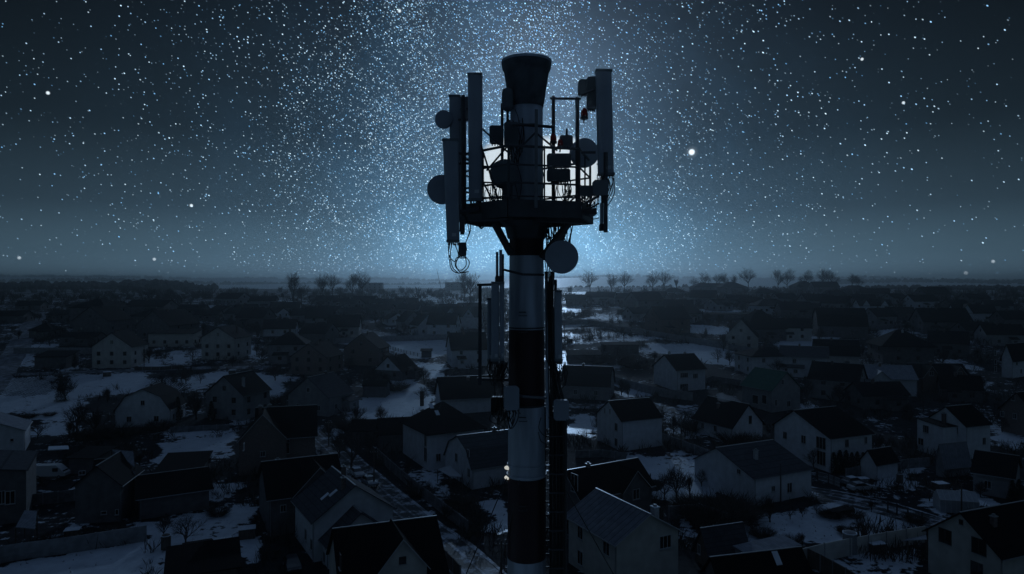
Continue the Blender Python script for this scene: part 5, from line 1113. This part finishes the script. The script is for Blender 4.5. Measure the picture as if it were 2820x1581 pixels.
def shrub_proto(seed, n=260, flat=.8):
    g = random.Random(seed); b = MB()
    for i in range(n):
        a = g.uniform(0, 6.283); r = g.random()**.5*.35; p = Vector((math.cos(a)*r, math.sin(a)*r, 0)); d = Vector((math.cos(a)*g.uniform(.1,.9), math.sin(a)*g.uniform(.1,.9), g.uniform(.5,1.2)*flat)).normalized()
        q = p+d*g.uniform(.3,.6); e = q+(d+Vector((g.uniform(-.5,.5), g.uniform(-.5,.5), g.uniform(-.2,.5)))).normalized()*g.uniform(.2,.5)
        b.tube([p, q, e], [.010,.007,.003], M['shrub'], 3, cap=False)
        for k in range(2):
            e2 = q+(d+Vector((g.uniform(-.9,.9), g.uniform(-.9,.9), g.uniform(-.3,.6)))).normalized()*g.uniform(.15,.4); b.tube([q, e2], [.006,.002], M['shrub'], 3, cap=False)
    T = thing('shrub', (0,-50,-50), 0, 'x', 'shrub', 'bare shrubs of the gardens'); b.build('branches', T)
    T['h0'] = max(v[2] for v in b.v); return T
def conifer_proto(kind, seed):
    g = random.Random(seed); b = MB(); m = M['thuja' if kind == 'thuja_tree' else 'spruce']; n = 1500 if kind == 'thuja_tree' else 1900
    for i in range(n):
        z = g.random()**.85
        if kind == 'thuja_tree': R0 = .19*min(1, z*6+.55)*(1-z)**.42
        else: R0 = .27*(1-z)**.85*(.72+.28*abs(math.sin(z*42)))+.01
        a = g.uniform(0, 6.283); r = R0*(.55+.5*g.random())*(1+.15*math.sin(a*3+z*9)); p = Vector((math.cos(a)*r, math.sin(a)*r, z*.96+.02))
        s = .035*(1.2-z*.6); o = Vector((math.cos(a), math.sin(a), .9 if kind == 'thuja_tree' else -.35)).normalized(); t = Vector((-math.sin(a), math.cos(a), g.uniform(-.4,.4)))
        b.face([p-t*s*.6, p+o*s*1.7, p+t*s*.6], m)
    T = thing(kind, (0,-50,-50), 0, 'x', 'conifer', 'conifers of the gardens'); b.build('crown', T)
    b = MB(); b.lathe([(.012,-.05),(.010,.9)], M['bark'], 6); b.build('trunk', T)
    T['h0'] = 1.0; return T
BT = [bare_tree_proto('bare_tree', 11, 14, 1.2, 5, .10, .62, 1.6, kids=4), bare_tree_proto('bare_tree', 23, 14, 1.1, 5, .16, .5, 1.6, kids=4), bare_tree_proto('bare_tree', 37, 15, .9, 5, .26, .62, 1.6, kids=4)]
OT = [bare_tree_proto('fruit_tree', 41, 5, 1.35, 4, .10, .22, 1.5, 'bark2', 4), bare_tree_proto('fruit_tree', 53, 5, 1.25, 4, .18, .20, 1.5, 'bark', 5), bare_tree_proto('fruit_tree', 67, 5, 1.1, 4, .3, .16, 1.2, 'bark', 5)]
POP = bare_tree_proto('poplar', 71, 14, .38, 4, .6, .2, .8, 'bark', 5)
SH = [shrub_proto(3), shrub_proto(8, 320, .6)]
TH = conifer_proto('thuja_tree', 2); SP = conifer_proto('spruce_tree', 4)
used = set()
def plant(proto, px, py, hpx, label, yaw=None, wide=1.0, cat=None):
    g = G(px, py); hm = hpx/F*g.y
    if proto.name in used: T = copy_tree(proto)
    else: T = proto; used.add(proto.name)
    s = hm/proto['h0']; T.location = (g.x, g.y, H(g.x, g.y)); T.scale = (s*wide, s*wide, s); T.rotation_euler = (0, 0, (px*7.13) % 6.28 if yaw is None else yaw)
    T['label'] = label
    if cat: T['category'] = cat
    return T
FAR = [(808,838,71,2,'tall bare tree standing alone left of the far tree pairs'),(831,837,46,1,'smaller bare tree beside the tall lone one'),(889,822,58,1,'left tree of the far bare pair above the dark roofs'),(916,822,58,0,'right tree of the far bare pair above the dark roofs'),
 (972,822,56,2,'left tree of the second far bare pair'),(998,820,62,0,'right tree of the second far bare pair, taller'),(1279,830,70,2,'bare far tree just left of the rod antenna'),(1296,830,66,1,'bare far tree leaning beside the rod antenna'),
 (1625,813,58,0,'round crowned bare tree nearest the mast on the right'),(1683,811,50,1,'left tree of the bare pair right of the round crowned one'),(1719,811,54,0,'right tree of the bare pair right of the round crowned one'),
 (1798,806,50,1,'left tree of the bare pair before the poplar'),(1828,806,52,0,'right tree of the bare pair before the poplar'),(1914,800,30,0,'small bare tree left of the first skyline roof'),(1942,798,42,1,'bare tree behind the first skyline roof'),
 (1976,798,38,0,'left bare tree over the long skyline roof'),(1996,798,40,1,'right bare tree over the long skyline roof'),(2022,798,34,2,'thin bare tree over the broad skyline roof'),(2061,800,52,0,'big round bare tree right of the broad skyline roof'),
 (2142,798,46,2,'pale feathery tree on the skyline'),(2168,798,48,1,'dense bare tree right of the feathery one'),(2220,798,46,1,'bare tree over the left house of the right group'),(2266,798,50,0,'widest bare tree on the skyline'),(2290,799,48,1,'bare tree touching the widest one'),
 (2347,798,38,0,'bare tree over the last skyline roof'),(2364,799,34,1,'smaller tree at the right end of the skyline row'),(411,836,38,0,'bushy far tree behind the dark roof cluster'),(474,846,44,1,'pale far tree right of the dark roof cluster'),(1570,806,16,1,'low bare tree just right of the mast cables')]
for px, py, h, k, lab in FAR: plant(BT[k], px, py+1, h*1.32, lab, wide=1.15)
plant(POP, 1864, 803, 38, 'slender poplar between the bare tree pairs')
NEAR = [(758,1048,52,1,'dark bushy fruit tree left of the brown gabled house'),(1000,1070,62,0,'bare garden tree left of the dark orchard hut'),(1027,1072,66,1,'bare garden tree above the dark orchard hut'),(1061,1068,50,2,'upright bare tree right of the dark orchard hut'),
 (1140,1044,44,0,'small bare tree in front of the snowy field, left of two'),(1168,1060,54,1,'tangled bare tree in front of the snowy field'),(1165,1108,46,0,'thin bare tree on the open snow left of the white gable'),(982,1170,60,2,'bushy bare tree on the near edge of the open snow'),(1050,1166,52,1,'bare birch-like tree beside the near snow edge'),
 (968,1288,118,0,'tall crooked bare tree beside the village street'),(935,1262,80,1,'bare tree behind the crooked one by the street'),(905,1215,62,2,'bare tree at the upper end of the street'),(1010,1250,70,2,'bare tree between the street and the dark barn'),
 (552,1056,38,0,'round bare tree right of the ploughed snow'),(512,1056,40,1,'round bare tree directly above the conifer trio'),(660,1056,34,2,'small bare tree left of the brown gabled house'),(700,1100,36,1,'bare tree on the snow between two gables'),(297,1108,46,2,'bare tree touching the gambrel roof on the left'),
 (212,1190,92,1,'big dark tangled tree left of the gambrel house'),(262,1196,84,2,'second dark tree left of the gambrel house'),(180,1100,74,1,'dark tree in the middle of the left snow plots'),(104,1208,54,0,'small bare tree beside the pale roofed left house'),(190,1206,58,2,'spindly tree between the left house and the dark trees'),
 (511,1500,90,0,'spreading bare tree over the near snow on the left'),(450,1476,66,1,'bare tree beside the barrel on the near snow'),(572,1292,52,1,'bare bush-like tree right of the black long shed'),(385,1285,44,2,'bare tree between the tin roofs and the long shed'),
 (1854,1198,58,1,'bare tree in the small orchard, left'),(1886,1204,62,0,'bare tree in the small orchard, right'),(1915,1192,46,2,'bare tree touching the white cottage'),(1864,1372,98,1,'largest tree in the near right snow garden'),(1830,1374,74,0,'bare tree left of the largest garden tree'),(1809,1360,40,2,'sapling left of the garden trees'),(1900,1362,66,2,'bare tree right of the largest garden tree'),(1932,1340,50,0,'bare tree at the right end of the snow garden'),
 (2121,1438,84,2,'bare tree in front of the long white house'),(2072,1466,54,1,'low bare tree above the pale flat shed'),(2176,1430,46,0,'gnarled fruit tree at the top of the snowy garden'),(2210,1424,34,1,'small gnarled fruit tree second from the left in the garden'),(2249,1414,36,0,'small gnarled fruit tree by the pile of wood'),(2400,1410,40,2,'bare sapling beside the yard lane'),
 (1950,1536,34,1,'little bare tree before the steep shed'),(2210,1502,40,2,'thin shrub-like tree in the big snowy garden'),(1977,998,40,0,'bare tree on the snow below the long pale wall'),(2010,1005,44,1,'dark bare tree right of the snow below the wall'),(2040,1018,46,2,'dark tree before the green roof'),(1730,1092,44,2,'small tree on the snow below the blank white gable'),
 (1800,1000,36,1,'dark tree touching the blank white gable'),(1700,985,34,0,'dark tree on the bushy plot'),(1660,980,36,1,'second dark tree on the bushy plot'),(2240,1290,62,0,'bare tree in front of the large white house'),(2216,1178,36,1,'bare tree behind the large white house'),(2420,1240,50,1,'bare tree right of the large white house'),(2455,1250,52,0,'bare tree against the flat roofed white house'),
 (2560,1380,54,0,'bare tree left of the greenhouse'),(2700,1370,50,1,'bare tree right of the greenhouse'),(1545,1190,46,0,'bare tree right of the radio box by the mast'),(1655,1196,54,1,'bare tree left of the plain white house'),(1330,1478,72,0,'bare tree on the snow just left of the mast foot'),(2330,1030,40,1,'dark tree before the black gambrel roof'),(2420,1060,40,0,'dark tree left of the pale tin roof house'),(2285,1075,44,2,'dark tree right of the green roof house'),
 (2500,1150,46,1,'bare tree behind the flat roofed white house'),(2760,1190,48,0,'bare tree right of the double gabled house'),(640,1010,34,1,'dark tree beside the white stair window house'),(690,1040,40,0,'bare tree on the lane before the grey hipped house'),(1120,1320,56,1,'bare tree over the pillared fence'),(1225,1440,60,2,'bare tree on the street corner near the mast'),(1180,1372,50,0,'bare tree midway along the street'),(830,1160,50,2,'dark tree in front of the pale slate roof'),(120,1350,40,1,'bare tree in front of the white van'),(700,1450,40,1,'bare tree at the corner of the long dark roofed house')]
for px, py, h, k, lab in NEAR: plant(OT[k], px, py, h, lab)
for px, py, h, k, w, lab in [(1935,1432,70,0,1.5,'big dark bush left of the long white house'),(1985,1436,78,1,1.6,'widest dark bush before the long white house'),(2035,1425,66,0,1.5,'dark bush touching the long white house'),(1905,1405,50,1,1.5,'dark bush at the foot of the snow garden'),(2020,1222,40,0,1.6,'dark bush before the white cottage'),(2065,1232,44,1,1.6,'dark bush by the cottage door'),(2105,1236,40,0,1.4,'dark bush between cottage and large white house'),
 (1640,1000,34,1,1.8,'dark thicket on the bushy plot, left'),(1700,1002,36,0,2.0,'dark thicket on the bushy plot, middle'),(1750,1012,34,1,1.8,'dark thicket on the bushy plot, right'),(1580,1440,30,0,1.4,'shrub right of the mast foot'),(2330,1470,26,1,1.2,'small shrub in the snowy garden'),(2180,1500,30,0,1.2,'shrub near the pale flat shed'),(2100,1480,34,1,1.3,'shrub above the pale flat shed'),(1660,1560,40,0,1.5,'shrub in front of the zinc roofed house'),
 (250,1210,40,0,1.8,'dark bush in front of the gambrel house'),(330,1200,36,1,1.8,'dark bush at the foot of the gambrel house'),(80,1150,14,1,2.2,'flat dark bush on the left snow'),(136,1145,12,0,2.2,'second flat dark bush on the left snow'),(1090,1075,30,1,1.6,'dark bush between hut and snow'),(960,1180,40,0,1.6,'dark bush before the open snow'),(760,1110,26,0,1.8,'dark bush between two gables'),(1262,1395,40,1,1.6,'bush behind the guy wires'),(1150,1365,34,0,1.4,'bush beside the street'),(440,1185,34,1,1.6,'dark bush right of the gambrel house'),
 (300,1480,34,0,1.5,'bush behind the near concrete fence'),(140,1500,30,1,1.5,'bush beside the awning'),(600,1420,28,0,1.6,'bush in front of the low dark barn'),(1905,1185,30,1,1.5,'bush in the small orchard'),(2520,1440,30,0,1.4,'shrub at the edge of the yard lane'),(2290,1425,26,1,1.8,'dark pile of twigs in the snowy garden'),(2350,1424,24,0,1.8,'second dark pile of twigs in the snowy garden')]:
    plant(SH[k], px, py, h, lab, wide=w)
for i, (px, h) in enumerate(((2296,58),(2313,64),(2330,64),(2346,58),(2361,60),(2377,58),(2392,50))):
    plant(TH, px, 1303, h, ['first conifer from the left in the row before the large white house','second conifer from the left in that same row, slightly taller','third conifer of the row before the large white house','middle conifer of the row before the large white house','third conifer from the right in the row','second conifer from the right in the row','rightmost and shortest conifer of the row'][i], wide=1.0)
for px, py, h, lab in [(489,1160,68,'tall dark conifer right of the gambrel house'),(537,1140,34,'short conifer between two taller ones'),(582,1160,56,'conifer against the grey gabled house'),(2788,1385,64,'left of two conifers at the right edge'),(2806,1385,66,'right of two conifers at the right edge'),(1228,1044,24,'small cone-shaped conifer left of the white arch'),(921,988,15,'leftmost of the tiny conifers by the field'),(928,988,15,'second of the tiny conifers by the field'),(935,988,16,'third of the tiny conifers by the field'),(942,988,15,'rightmost of the tiny conifers by the field'),(205,1012,40,'slim conifer between barn and white veranda house')]: plant(TH, px, py, h, lab)
for px, py, h, lab in [(1944,924,22,'small spruce on the slope before the brick house'),(168,1105,62,'spruce in the left snow plots'),(2120,925,54,'dark spruce beside the huge roof'),(2290,915,46,'dark spruce beside the black barn-like house'),(2600,955,44,'dark spruce above the hipped black house'),(2080,1185,50,'spruce behind the white cottage')]: plant(SP, px, py, h, lab)
g_ = random.Random(44)
for i, (lab, A0, ux, n, L, Wd) in enumerate(CORNERS):
    if A0.y > 620: continue
    for side, wd in ((-1, 'left'), (1, 'right')):
        if g_.random() < .15: continue
        cs = [A0+ux*a+n*b for a in (0, L) for b in (0, Wd)]; c = min(cs, key=lambda q: side*-q.x/q.y); p = c+Vector((side*g_.uniform(1.5,3.0), -g_.uniform(.5,3), 0))
        T = copy_tree(OT[g_.randrange(3)]); s_ = g_.uniform(.95,1.6); T.location = (p.x, p.y, H(p.x, p.y)); T.scale = (s_, s_, s_*g_.uniform(.85,1.15)); T.rotation_euler = (0,0,g_.uniform(0,6.28))
        T['label'] = 'bare tree %s of the %s' % (wd, lab)
# ------------------------------------------------------------------ scrub and weeds nobody could count
def inside_house(x, y, m=.6):
    for o, L, Wd, ux, uy, wh in HOUSES:
        dx, dy = x-o.x, y-o.y
        if abs(dx) > 30 or abs(dy) > 30: continue
        a = dx*ux.x+dy*ux.y; b = dx*uy.x+dy*uy.y
        if -m < a < L+m and -m < b < Wd+m: return True
    return False
def on_snow(x, y, z, lim=.7):
    px, py = CX+x/y*F, HY+(CZ-z)/y*F; c = .3
    for poly, v in SNOW:
        ins = False; j = len(poly)-1
        for i in range(len(poly)):
            (xi, yi), (xj, yj) = poly[i], poly[j]
            if (yi > py) != (yj > py) and px < (xj-xi)*(py-yi)/(yj-yi)+xi: ins = not ins
            j = i
        if ins: c = v
    return c > lim
def scrub(name, label, n, seed, y0, y1, smin, smax, thr, twigs, r0, keep=None):
    g = random.Random(seed); b = MB(); k = 0; tries = 0
    while k < n and tries < n*12:
        tries += 1; D = y0*(y1/y0)**g.random(); px = g.uniform(-120, 2940); x = (px-CX)/F*D; y = D
        if mnoise.noise(Vector((x*.045, y*.045, seed)))+.35*mnoise.noise(Vector((x*.2, y*.2, seed+5))) < thr: continue
        if any((Vector((x,y))-q).length < w/2+1.2 for ln, w in ROADS if w > 3 for q in ln[::1] if abs(q.y-y) < 8): continue
        if inside_house(x, y) or (name != 'dead_weeds' and on_snow(x, y, H(x, y))): continue
        k += 1; z = H(x, y); s = g.uniform(smin, smax)*(1+max(0, D-250)/400)
        for i in range(twigs):
            a = g.uniform(0, 6.283); q = Vector((x+g.uniform(-.3,.3)*s, y+g.uniform(-.3,.3)*s, z-.05)); d = Vector((math.cos(a)*g.uniform(.1,.7), math.sin(a)*g.uniform(.1,.7), g.uniform(.5,1.0)))*s
            w = r0*s*(1+max(0, D-150)/250); t = Vector((-math.sin(a), math.cos(a), 0))*w; m = q+d*.6
            b.face([q-t, q+t, m+t*.7, q+d+Vector((g.uniform(-.2,.2)*s, 0, 0)), m-t*.7], M['shrub'])
    o = b.build(name); tag(o, label, 'scrub', None, 'stuff')
scrub('scrub', 'dark leafless scrub growing between the houses and along the fences', 5200, 3, 66, 560, .7, 2.9, .02, 16, .018)
scrub('far_thicket', 'far hedges and thickets of bare bushes between the distant houses', 1500, 21, 260, 720, 1.6, 3.6, .05, 26, .011)
scrub('dead_weeds', 'dead weeds and clods sticking out of the snow', 3000, 9, 80, 330, .12, .34, .12, 4, .10)
# ------------------------------------------------------------------ woods far away
def wood(label, pts, up, depth, hgt, seed, n):
    g = random.Random(seed); b = MB(); m = M['twig']; q = []
    for px, D in pts: q.append(Vector(((px-CX)/F*D, D)))
    seg = [(a, c) for a, c in zip(q, q[1:])]; tot = sum((c-a).length for a, c in seg)
    for i in range(n):
        t = g.random()*tot
        for a, c in seg:
            L = (c-a).length
            if t <= L: break
            t -= L
        p = a+(c-a)*(t/L); x, y = p.x+g.uniform(-4,4), p.y+g.uniform(0, depth); z = H(x, y); s = hgt*g.uniform(.45,1.1)*(.75+.45*mnoise.noise(Vector((x*.012, y*.01, seed)))+.35*mnoise.noise(Vector((x*.05, 0, seed))))+.6; w = s*g.uniform(.35,.6)
        k = 6; base = [Vector((x+w*math.cos(6.283*j/k), y+w*math.sin(6.283*j/k), z-1)) for j in range(k)]
        mid = [Vector((x+w*g.uniform(.9,1.35)*math.cos(6.283*j/k+.3), y+w*g.uniform(.9,1.35)*math.sin(6.283*j/k+.3), z+s*g.uniform(.4,.65))) for j in range(k)]
        tp = [Vector((x+w*.5*math.cos(6.283*j/k), y+w*.5*math.sin(6.283*j/k), z+s*g.uniform(.8,.98))) for j in range(k)]; ap = Vector((x, y, z+s))
        for j in range(k):
            j2 = (j+1) % k; b.face([base[j],base[j2],mid[j2],mid[j]], m); b.face([mid[j],mid[j2],tp[j2],tp[j]], m); b.face([tp[j],tp[j2],ap], m)
    o = b.build('far_wood'); tag(o, label, 'wood', 'distant woods', 'stuff')
wood('dark wood along the left edge of the plain', [(-250,820),(120,900),(330,960)], 0, 120, 10, 1, 520)
wood('rounded wood behind the dark roof cluster', [(330,900),(420,860),(520,900)], 0, 90, 15, 2, 260)
wood('thin wood at the far end of the plain, left', [(500,1150),(800,1200),(1000,1220)], 0, 60, 5, 3, 260)
wood('wood strip on the nearer misty hill', [(-200,2750),(300,2820),(700,2900),(1300,3000)], 0, 300, 16, 4, 700)
wood('wood strip crowning the farthest misty hill, left half', [(-300,4500),(200,4400),(600,4500),(1300,4700)], 0, 400, 20, 5, 700)
wood('wood strip crowning the farthest misty hill, right half', [(1500,4700),(2100,4600),(2500,4400),(3100,4300)], 0, 400, 20, 6, 700)
wood('dark wood at the right end of the plain', [(2440,1000),(2700,900),(3000,860)], 0, 140, 7, 7, 420)
wood('low thicket line behind the skyline houses', [(1560,1150),(1900,1120),(2300,1150)], 0, 80, 6, 8, 320)
wood('wood on the misty slope to the right', [(2300,2800),(2600,2700),(3100,2600)], 0, 300, 18, 9, 420)
# ------------------------------------------------------------------ poles, wires, cars and yard things
def pole(px, py, h, label, arms=True, m='wood'):
    g = G(px, py); hm = h/F*g.y; T = thing('utility_pole', (g.x, g.y, H(g.x, g.y)), 0, label, 'pole', 'utility poles')
    b = MB(); b.tube([(0,0,-.3),(0,0,hm)], [.14,.09], M[m], 8); b.build('shaft', T)
    if arms:
        b = MB(); b.bar((-.7,0,hm-.5),(.7,0,hm-.5),.08,.1,M[m]); b.build('crossarm', T)
        for x in (-.6,-.2,.2,.6): b = MB(); b.lathe([(.03,0),(.05,.04),(.04,.12)], M['trim'], 8, c=(x,0,hm-.45)); b.build('insulator', T)
    return T.location+Vector((0,0,hm-.35))
p1 = pole(1030,1342,104,'utility pole beside the parked cars in the street'); p2 = pole(1381,1640,152,'utility pole in front of the mast foot by the street'); p0 = pole(905,1228,70,'utility pole at the top of the street')
pole(397,1026,72,'tall lamp pole by the left lane', False); pole(1876,1238,92,'thin pole in the small orchard', False); pole(1791,1368,64,'short pole in the snow garden', False, 'steel'); pole(2150,1386,110,'pole standing against the long white house', False, 'steel'); pole(2648,1420,88,'thick dark pole behind the near right house', False)
pole(1098,826,38,'far pole on the plain left of the crane', True); pole(1064,834,24,'shorter far pole on the plain'); pole(124,870,40,'far pole beside the country road'); pole(104,876,30,'shorter far pole beside the country road'); pole(1718,936,24,'little pole by the pale diagonal wall', False); pole(1555,965,70,'thin pole right of the mast ladder', False, 'steel')
def wires(a, c, label):
    o = a.copy(); T = thing('overhead_wires', o, 0, label, 'wires', 'overhead wires'); d = (c-a); n = Vector((-d.y, d.x, 0)).normalized()
    for k in (-.6,-.2,.2,.6):
        b = MB(); b.tube([a-o+n*k+d*(i/14)-Vector((0,0,4*.9*(i/14)*(1-i/14))) for i in range(15)], .012, M['cable'], 4); b.build('wire', T)
wires(p1, p2, 'bundle of overhead wires sagging along the street to the mast foot'); wires(p0, p1, 'overhead wires at the upper end of the street')
def car(px, py, yaw, label, m='cars', L=4.2, snow=False, van=False, name='parked_car'):
    g = G(px, py); T = thing(name, (g.x, g.y, H(g.x, g.y)+.06), R(yaw), label, 'van' if van else 'car', 'parked vehicles'); w = 1.75 if not van else 1.95
    b = MB()
    if van: low = [(-L/2,.45),(-L/2+.1,1.1),(-L/2+.2,2.25),(L*.22,2.3),(L*.34,1.75),(L*.46,1.1),(L/2,.95),(L/2,.45)]
    else: low = [(-L/2,.38),(-L/2+.05,.85),(-L*.36,.95),(L*.20,.98),(L*.42,.88),(L/2,.66),(L/2,.38)]
    def prof(b, pts, w0, w1, m):
        k = max(z for _, z in pts); wid = lambda z: (w0+(w1-w0)*(z-pts[0][1])/(k-pts[0][1]+1e-6))/2
        A = [Vector((x,-wid(z),z)) for x, z in pts]; B = [Vector((x,wid(z),z)) for x, z in pts]
        b.face(A, m); b.face(B[::-1], m)
        for i in range(len(pts)): j = (i+1) % len(pts); b.face([A[i],B[i],B[j],A[j]], m)
    prof(b, low, w, w*.93 if not van else w*.86, M[m]); b.build('body', T)
    if not van:
        b = MB(); prof(b, [(-L*.38,.93),(-L*.28,1.34),(L*.04,1.38),(L*.21,.96)], w*.92, w*.72, M['glass']); b.build('windows', T)
        b = MB(); prof(b, [(-L*.275,1.345),(-L*.26,1.40),(L*.03,1.43),(L*.05,1.375)], w*.74, w*.68, M['snow' if snow else m]); b.build('roof', T)
    else:
        b = MB(); b.face([(L*.235,-.72,2.2),(L*.235,.72,2.2),(L*.45,.82,1.18),(L*.45,-.82,1.18)], M['glass']); 
        b.build('windscreen', T)
        for s in (-1,1): b = MB(); b.box((L*.2,s*.93,1.55),(.9,.04,.6),M['glass']); b.build('side_window', T)
    for x in (-L*.32, L*.32):
        for s in (-1,1):
            b = MB(); b.lathe([(.31,-.1),(.33,-.06),(.33,.06),(.31,.1)], M['tyre'], 18, c=(x,s*(w/2-.1),.3), axis=(0,1,0)); wo = b.build('wheel', T)
            b = MB(); b.lathe([(.19,-.11),(.19,.11)], M['cap'], 12, c=(x,s*(w/2-.1),.3), axis=(0,1,0)); b.build('rim', wo)
    for s in (-1,1): b = MB(); b.box((L/2-.02,s*w*.36,.68 if not van else .85),(.08,.3,.14),M['cap']); b.build('headlight', T)
car(984,1312,-62,'snow topped pale car parked in the street behind another','carw',snow=True)
car(1018,1336,-58,'silver car parked in the street beside the utility pole','cars')
car(2372,1352,8,'white car in front of the snowy plot, nearer of two','carw'); car(2352,1336,14,'snow dusted car half behind the white one','cars',snow=True)
car(142,1316,4,'white van parked between the left outhouses','carw',L=5.4,van=True,name='parked_van')
car(805,1568,-65,'dark car on the bare yard at the bottom left of centre','card')
def greenhouse():
    g = G(2632,1406); T = thing('greenhouse', (g.x, g.y, H(g.x,g.y)), R(-14), 'small glazed greenhouse with a peaked roof in the right garden', 'greenhouse'); L, w, h = 5.2, 3.0, 1.9
    fr = MB(); gl = MB()
    for i in range(8):
        x = -L/2+L*i/7
        for s in (-1,1): fr.bar((x,s*w/2,0),(x,s*w/2,h),.05,.05,M['trim']); fr.bar((x,s*w/2,h),(x,0,h+1.1),.05,.05,M['trim'])
    for s in (-1,1):
        fr.bar((-L/2,s*w/2,h),(L/2,s*w/2,h),.06,.06,M['trim']); gl.box((0,s*w/2,h/2),(L-.1,.015,h-.1),M['clear'])
        gl.face([(-L/2,s*w/2,h),(L/2,s*w/2,h),(L/2,0,h+1.08),(-L/2,0,h+1.08)],M['clear'])
        gl.face([(s*L/2,-w/2,0),(s*L/2,w/2,0),(s*L/2,w/2,h),(s*L/2,0,h+1.08),(s*L/2,-w/2,h)],M['clear'])
    fr.bar((-L/2,0,h+1.1),(L/2,0,h+1.1),.07,.07,M['trim']); fr.build('frame', T); gl.build('glazing', T)
greenhouse()
def yard(px, py, label, kind, s=1.0):
    g = G(px, py); o = (g.x, g.y, H(g.x, g.y))
    if kind == 'tank':
        T = thing('water_tank', o, 0, label, 'tank', 'garden tanks'); b = MB(); b.lathe([(.75*s,0),(.78*s,.1),(.78*s,2.2*s),(.6*s,2.35*s),(.2*s,2.5*s)], M['conc' if s > .9 else 'wood'], 8); b.build('body', T); b = MB(); b.lathe([(.82*s,2.2*s),(.82*s,2.28*s)], M['snow'], 8); b.build('rim', T)
    elif kind == 'pile':
        T = thing('wood_pile', o, R(px % 40), label, 'wood pile', 'wood piles'); g2 = random.Random(px)
        for i in range(16):
            b = MB(); y = (i % 6)*.34-.8+g2.uniform(-.05,.05); z = .16+(i//6)*.3; b.tube([(-1.6*s+g2.uniform(-.3,.3),y,z),(1.6*s+g2.uniform(-.3,.3),y+g2.uniform(-.2,.2),z+g2.uniform(-.05,.1))], .15, M['bark'], 7); b.build('log', T)
    elif kind == 'crate':
        T = thing('wooden_box', o, R(px % 30), label, 'box', 'garden boxes'); b = MB(); b.box((0,0,.5*s),(1.6*s,1.2*s,1.0*s),M['wood']); b.build('body', T); b = MB(); b.box((0,0,1.04*s),(1.75*s,1.35*s,.08),M['snow']); b.build('lid', T)
yard(2340,1522,'tall eight-sided tank in front of the pale garden fence','tank',1.15); yard(457,1512,'dark round barrel on the near snow at the left','tank',.8); yard(2412,1520,'dark box beside the tall tank','crate',1.2); yard(2376,1333,'pale box by the snow patch near the cars','crate',1.0)
yard(2478,1330,'pale round tank at the edge of the snow patch','tank',.7); yard(2310,1415,'long pile of logs in the snowy garden','pile',1.4); yard(545,1508,'pile of logs under the spreading bare tree','pile',1.0); yard(1925,1440,'pile of logs behind the little steep shed','pile',.9); yard(680,1480,'dark box on the snow right of the spreading tree','crate',1.3); yard(1108,1306,'low box by the pillared fence','crate',.8); yard(2590,1350,'dark box left of the greenhouse','crate',1.2); yard(200,1480,'dark box behind the near concrete fence','crate',1.1); yard(295,1036,'little dark hutch on the lane below the veranda house','crate',1.3); yard(640,1030,'little dark hutch on the snow by the lane','crate',1.2)
def crane():
    D = 760; g = P(1215,800,D); z = H(g.x,g.y); T = thing('crawler_crane', (g.x,g.y,z), 0, 'far crane with a slanting lattice boom on the plain', 'crane')
    b = MB(); b.box((0,0,1.6),(5,3,2),M['steel']); b.build('cab', T)
    for s in (-1,1): b = MB(); b.box((0,s*1.9,.4),(6,.8,.9),M['tyre']); b.build('track', T)
    b = MB(); t = Vector((-5,0,24)); 
    for s in (-.5,.5): b.bar((0,s,2),(t.x,t.y+s*.4,t.z),.3,.3,M['steel'])
    for i in range(12): p = Vector((0,-.5,2)).lerp(Vector((t.x,-.2,t.z)),i/12); q = Vector((0,.5,2)).lerp(Vector((t.x,.2,t.z)),(i+1)/12); b.bar(p,q,.15,.15,M['steel'])
    b.build('boom', T); b = MB(); b.bar((2,0,2.5),(18,0,9.5),.4,.4,M['steel']); b.build('second_boom', T)
crane()
def smoke(px, py, label, L=5, seed=0):
    g = G(px, py, 9.0); T = MB(); m = MATS.get('chimney_smoke')
    if not m:
        m = bpy.data.materials.new('chimney_smoke'); m.use_nodes = True; t = m.node_tree; t.nodes.remove(t.nodes['Principled BSDF'])
        v = t.nodes.new('ShaderNodeVolumePrincipled'); v.inputs['Density'].default_value = .35; v.inputs['Color'].default_value = (.85,.9,1,1); v.inputs['Anisotropy'].default_value = .3
        t.links.new(v.outputs[0], t.nodes['Material Output'].inputs['Volume']); MATS['chimney_smoke'] = m
    r = random.Random(seed); pts = [Vector((-i*.8, r.uniform(-.2,.2), i*.28+.3*math.sin(i*1.1))) for i in range(L+1)]
    T.tube(pts, [.22+.16*i for i in range(L)]+[.1], m, 10); o = T.build('smoke', loc=None); o.location = g; tag(o, label, 'smoke', None, 'stuff')
smoke(2038,1108,'white wisp of smoke drifting over the white cottage roof', 6, 1)
print('bytes ok', len(bpy.data.objects))
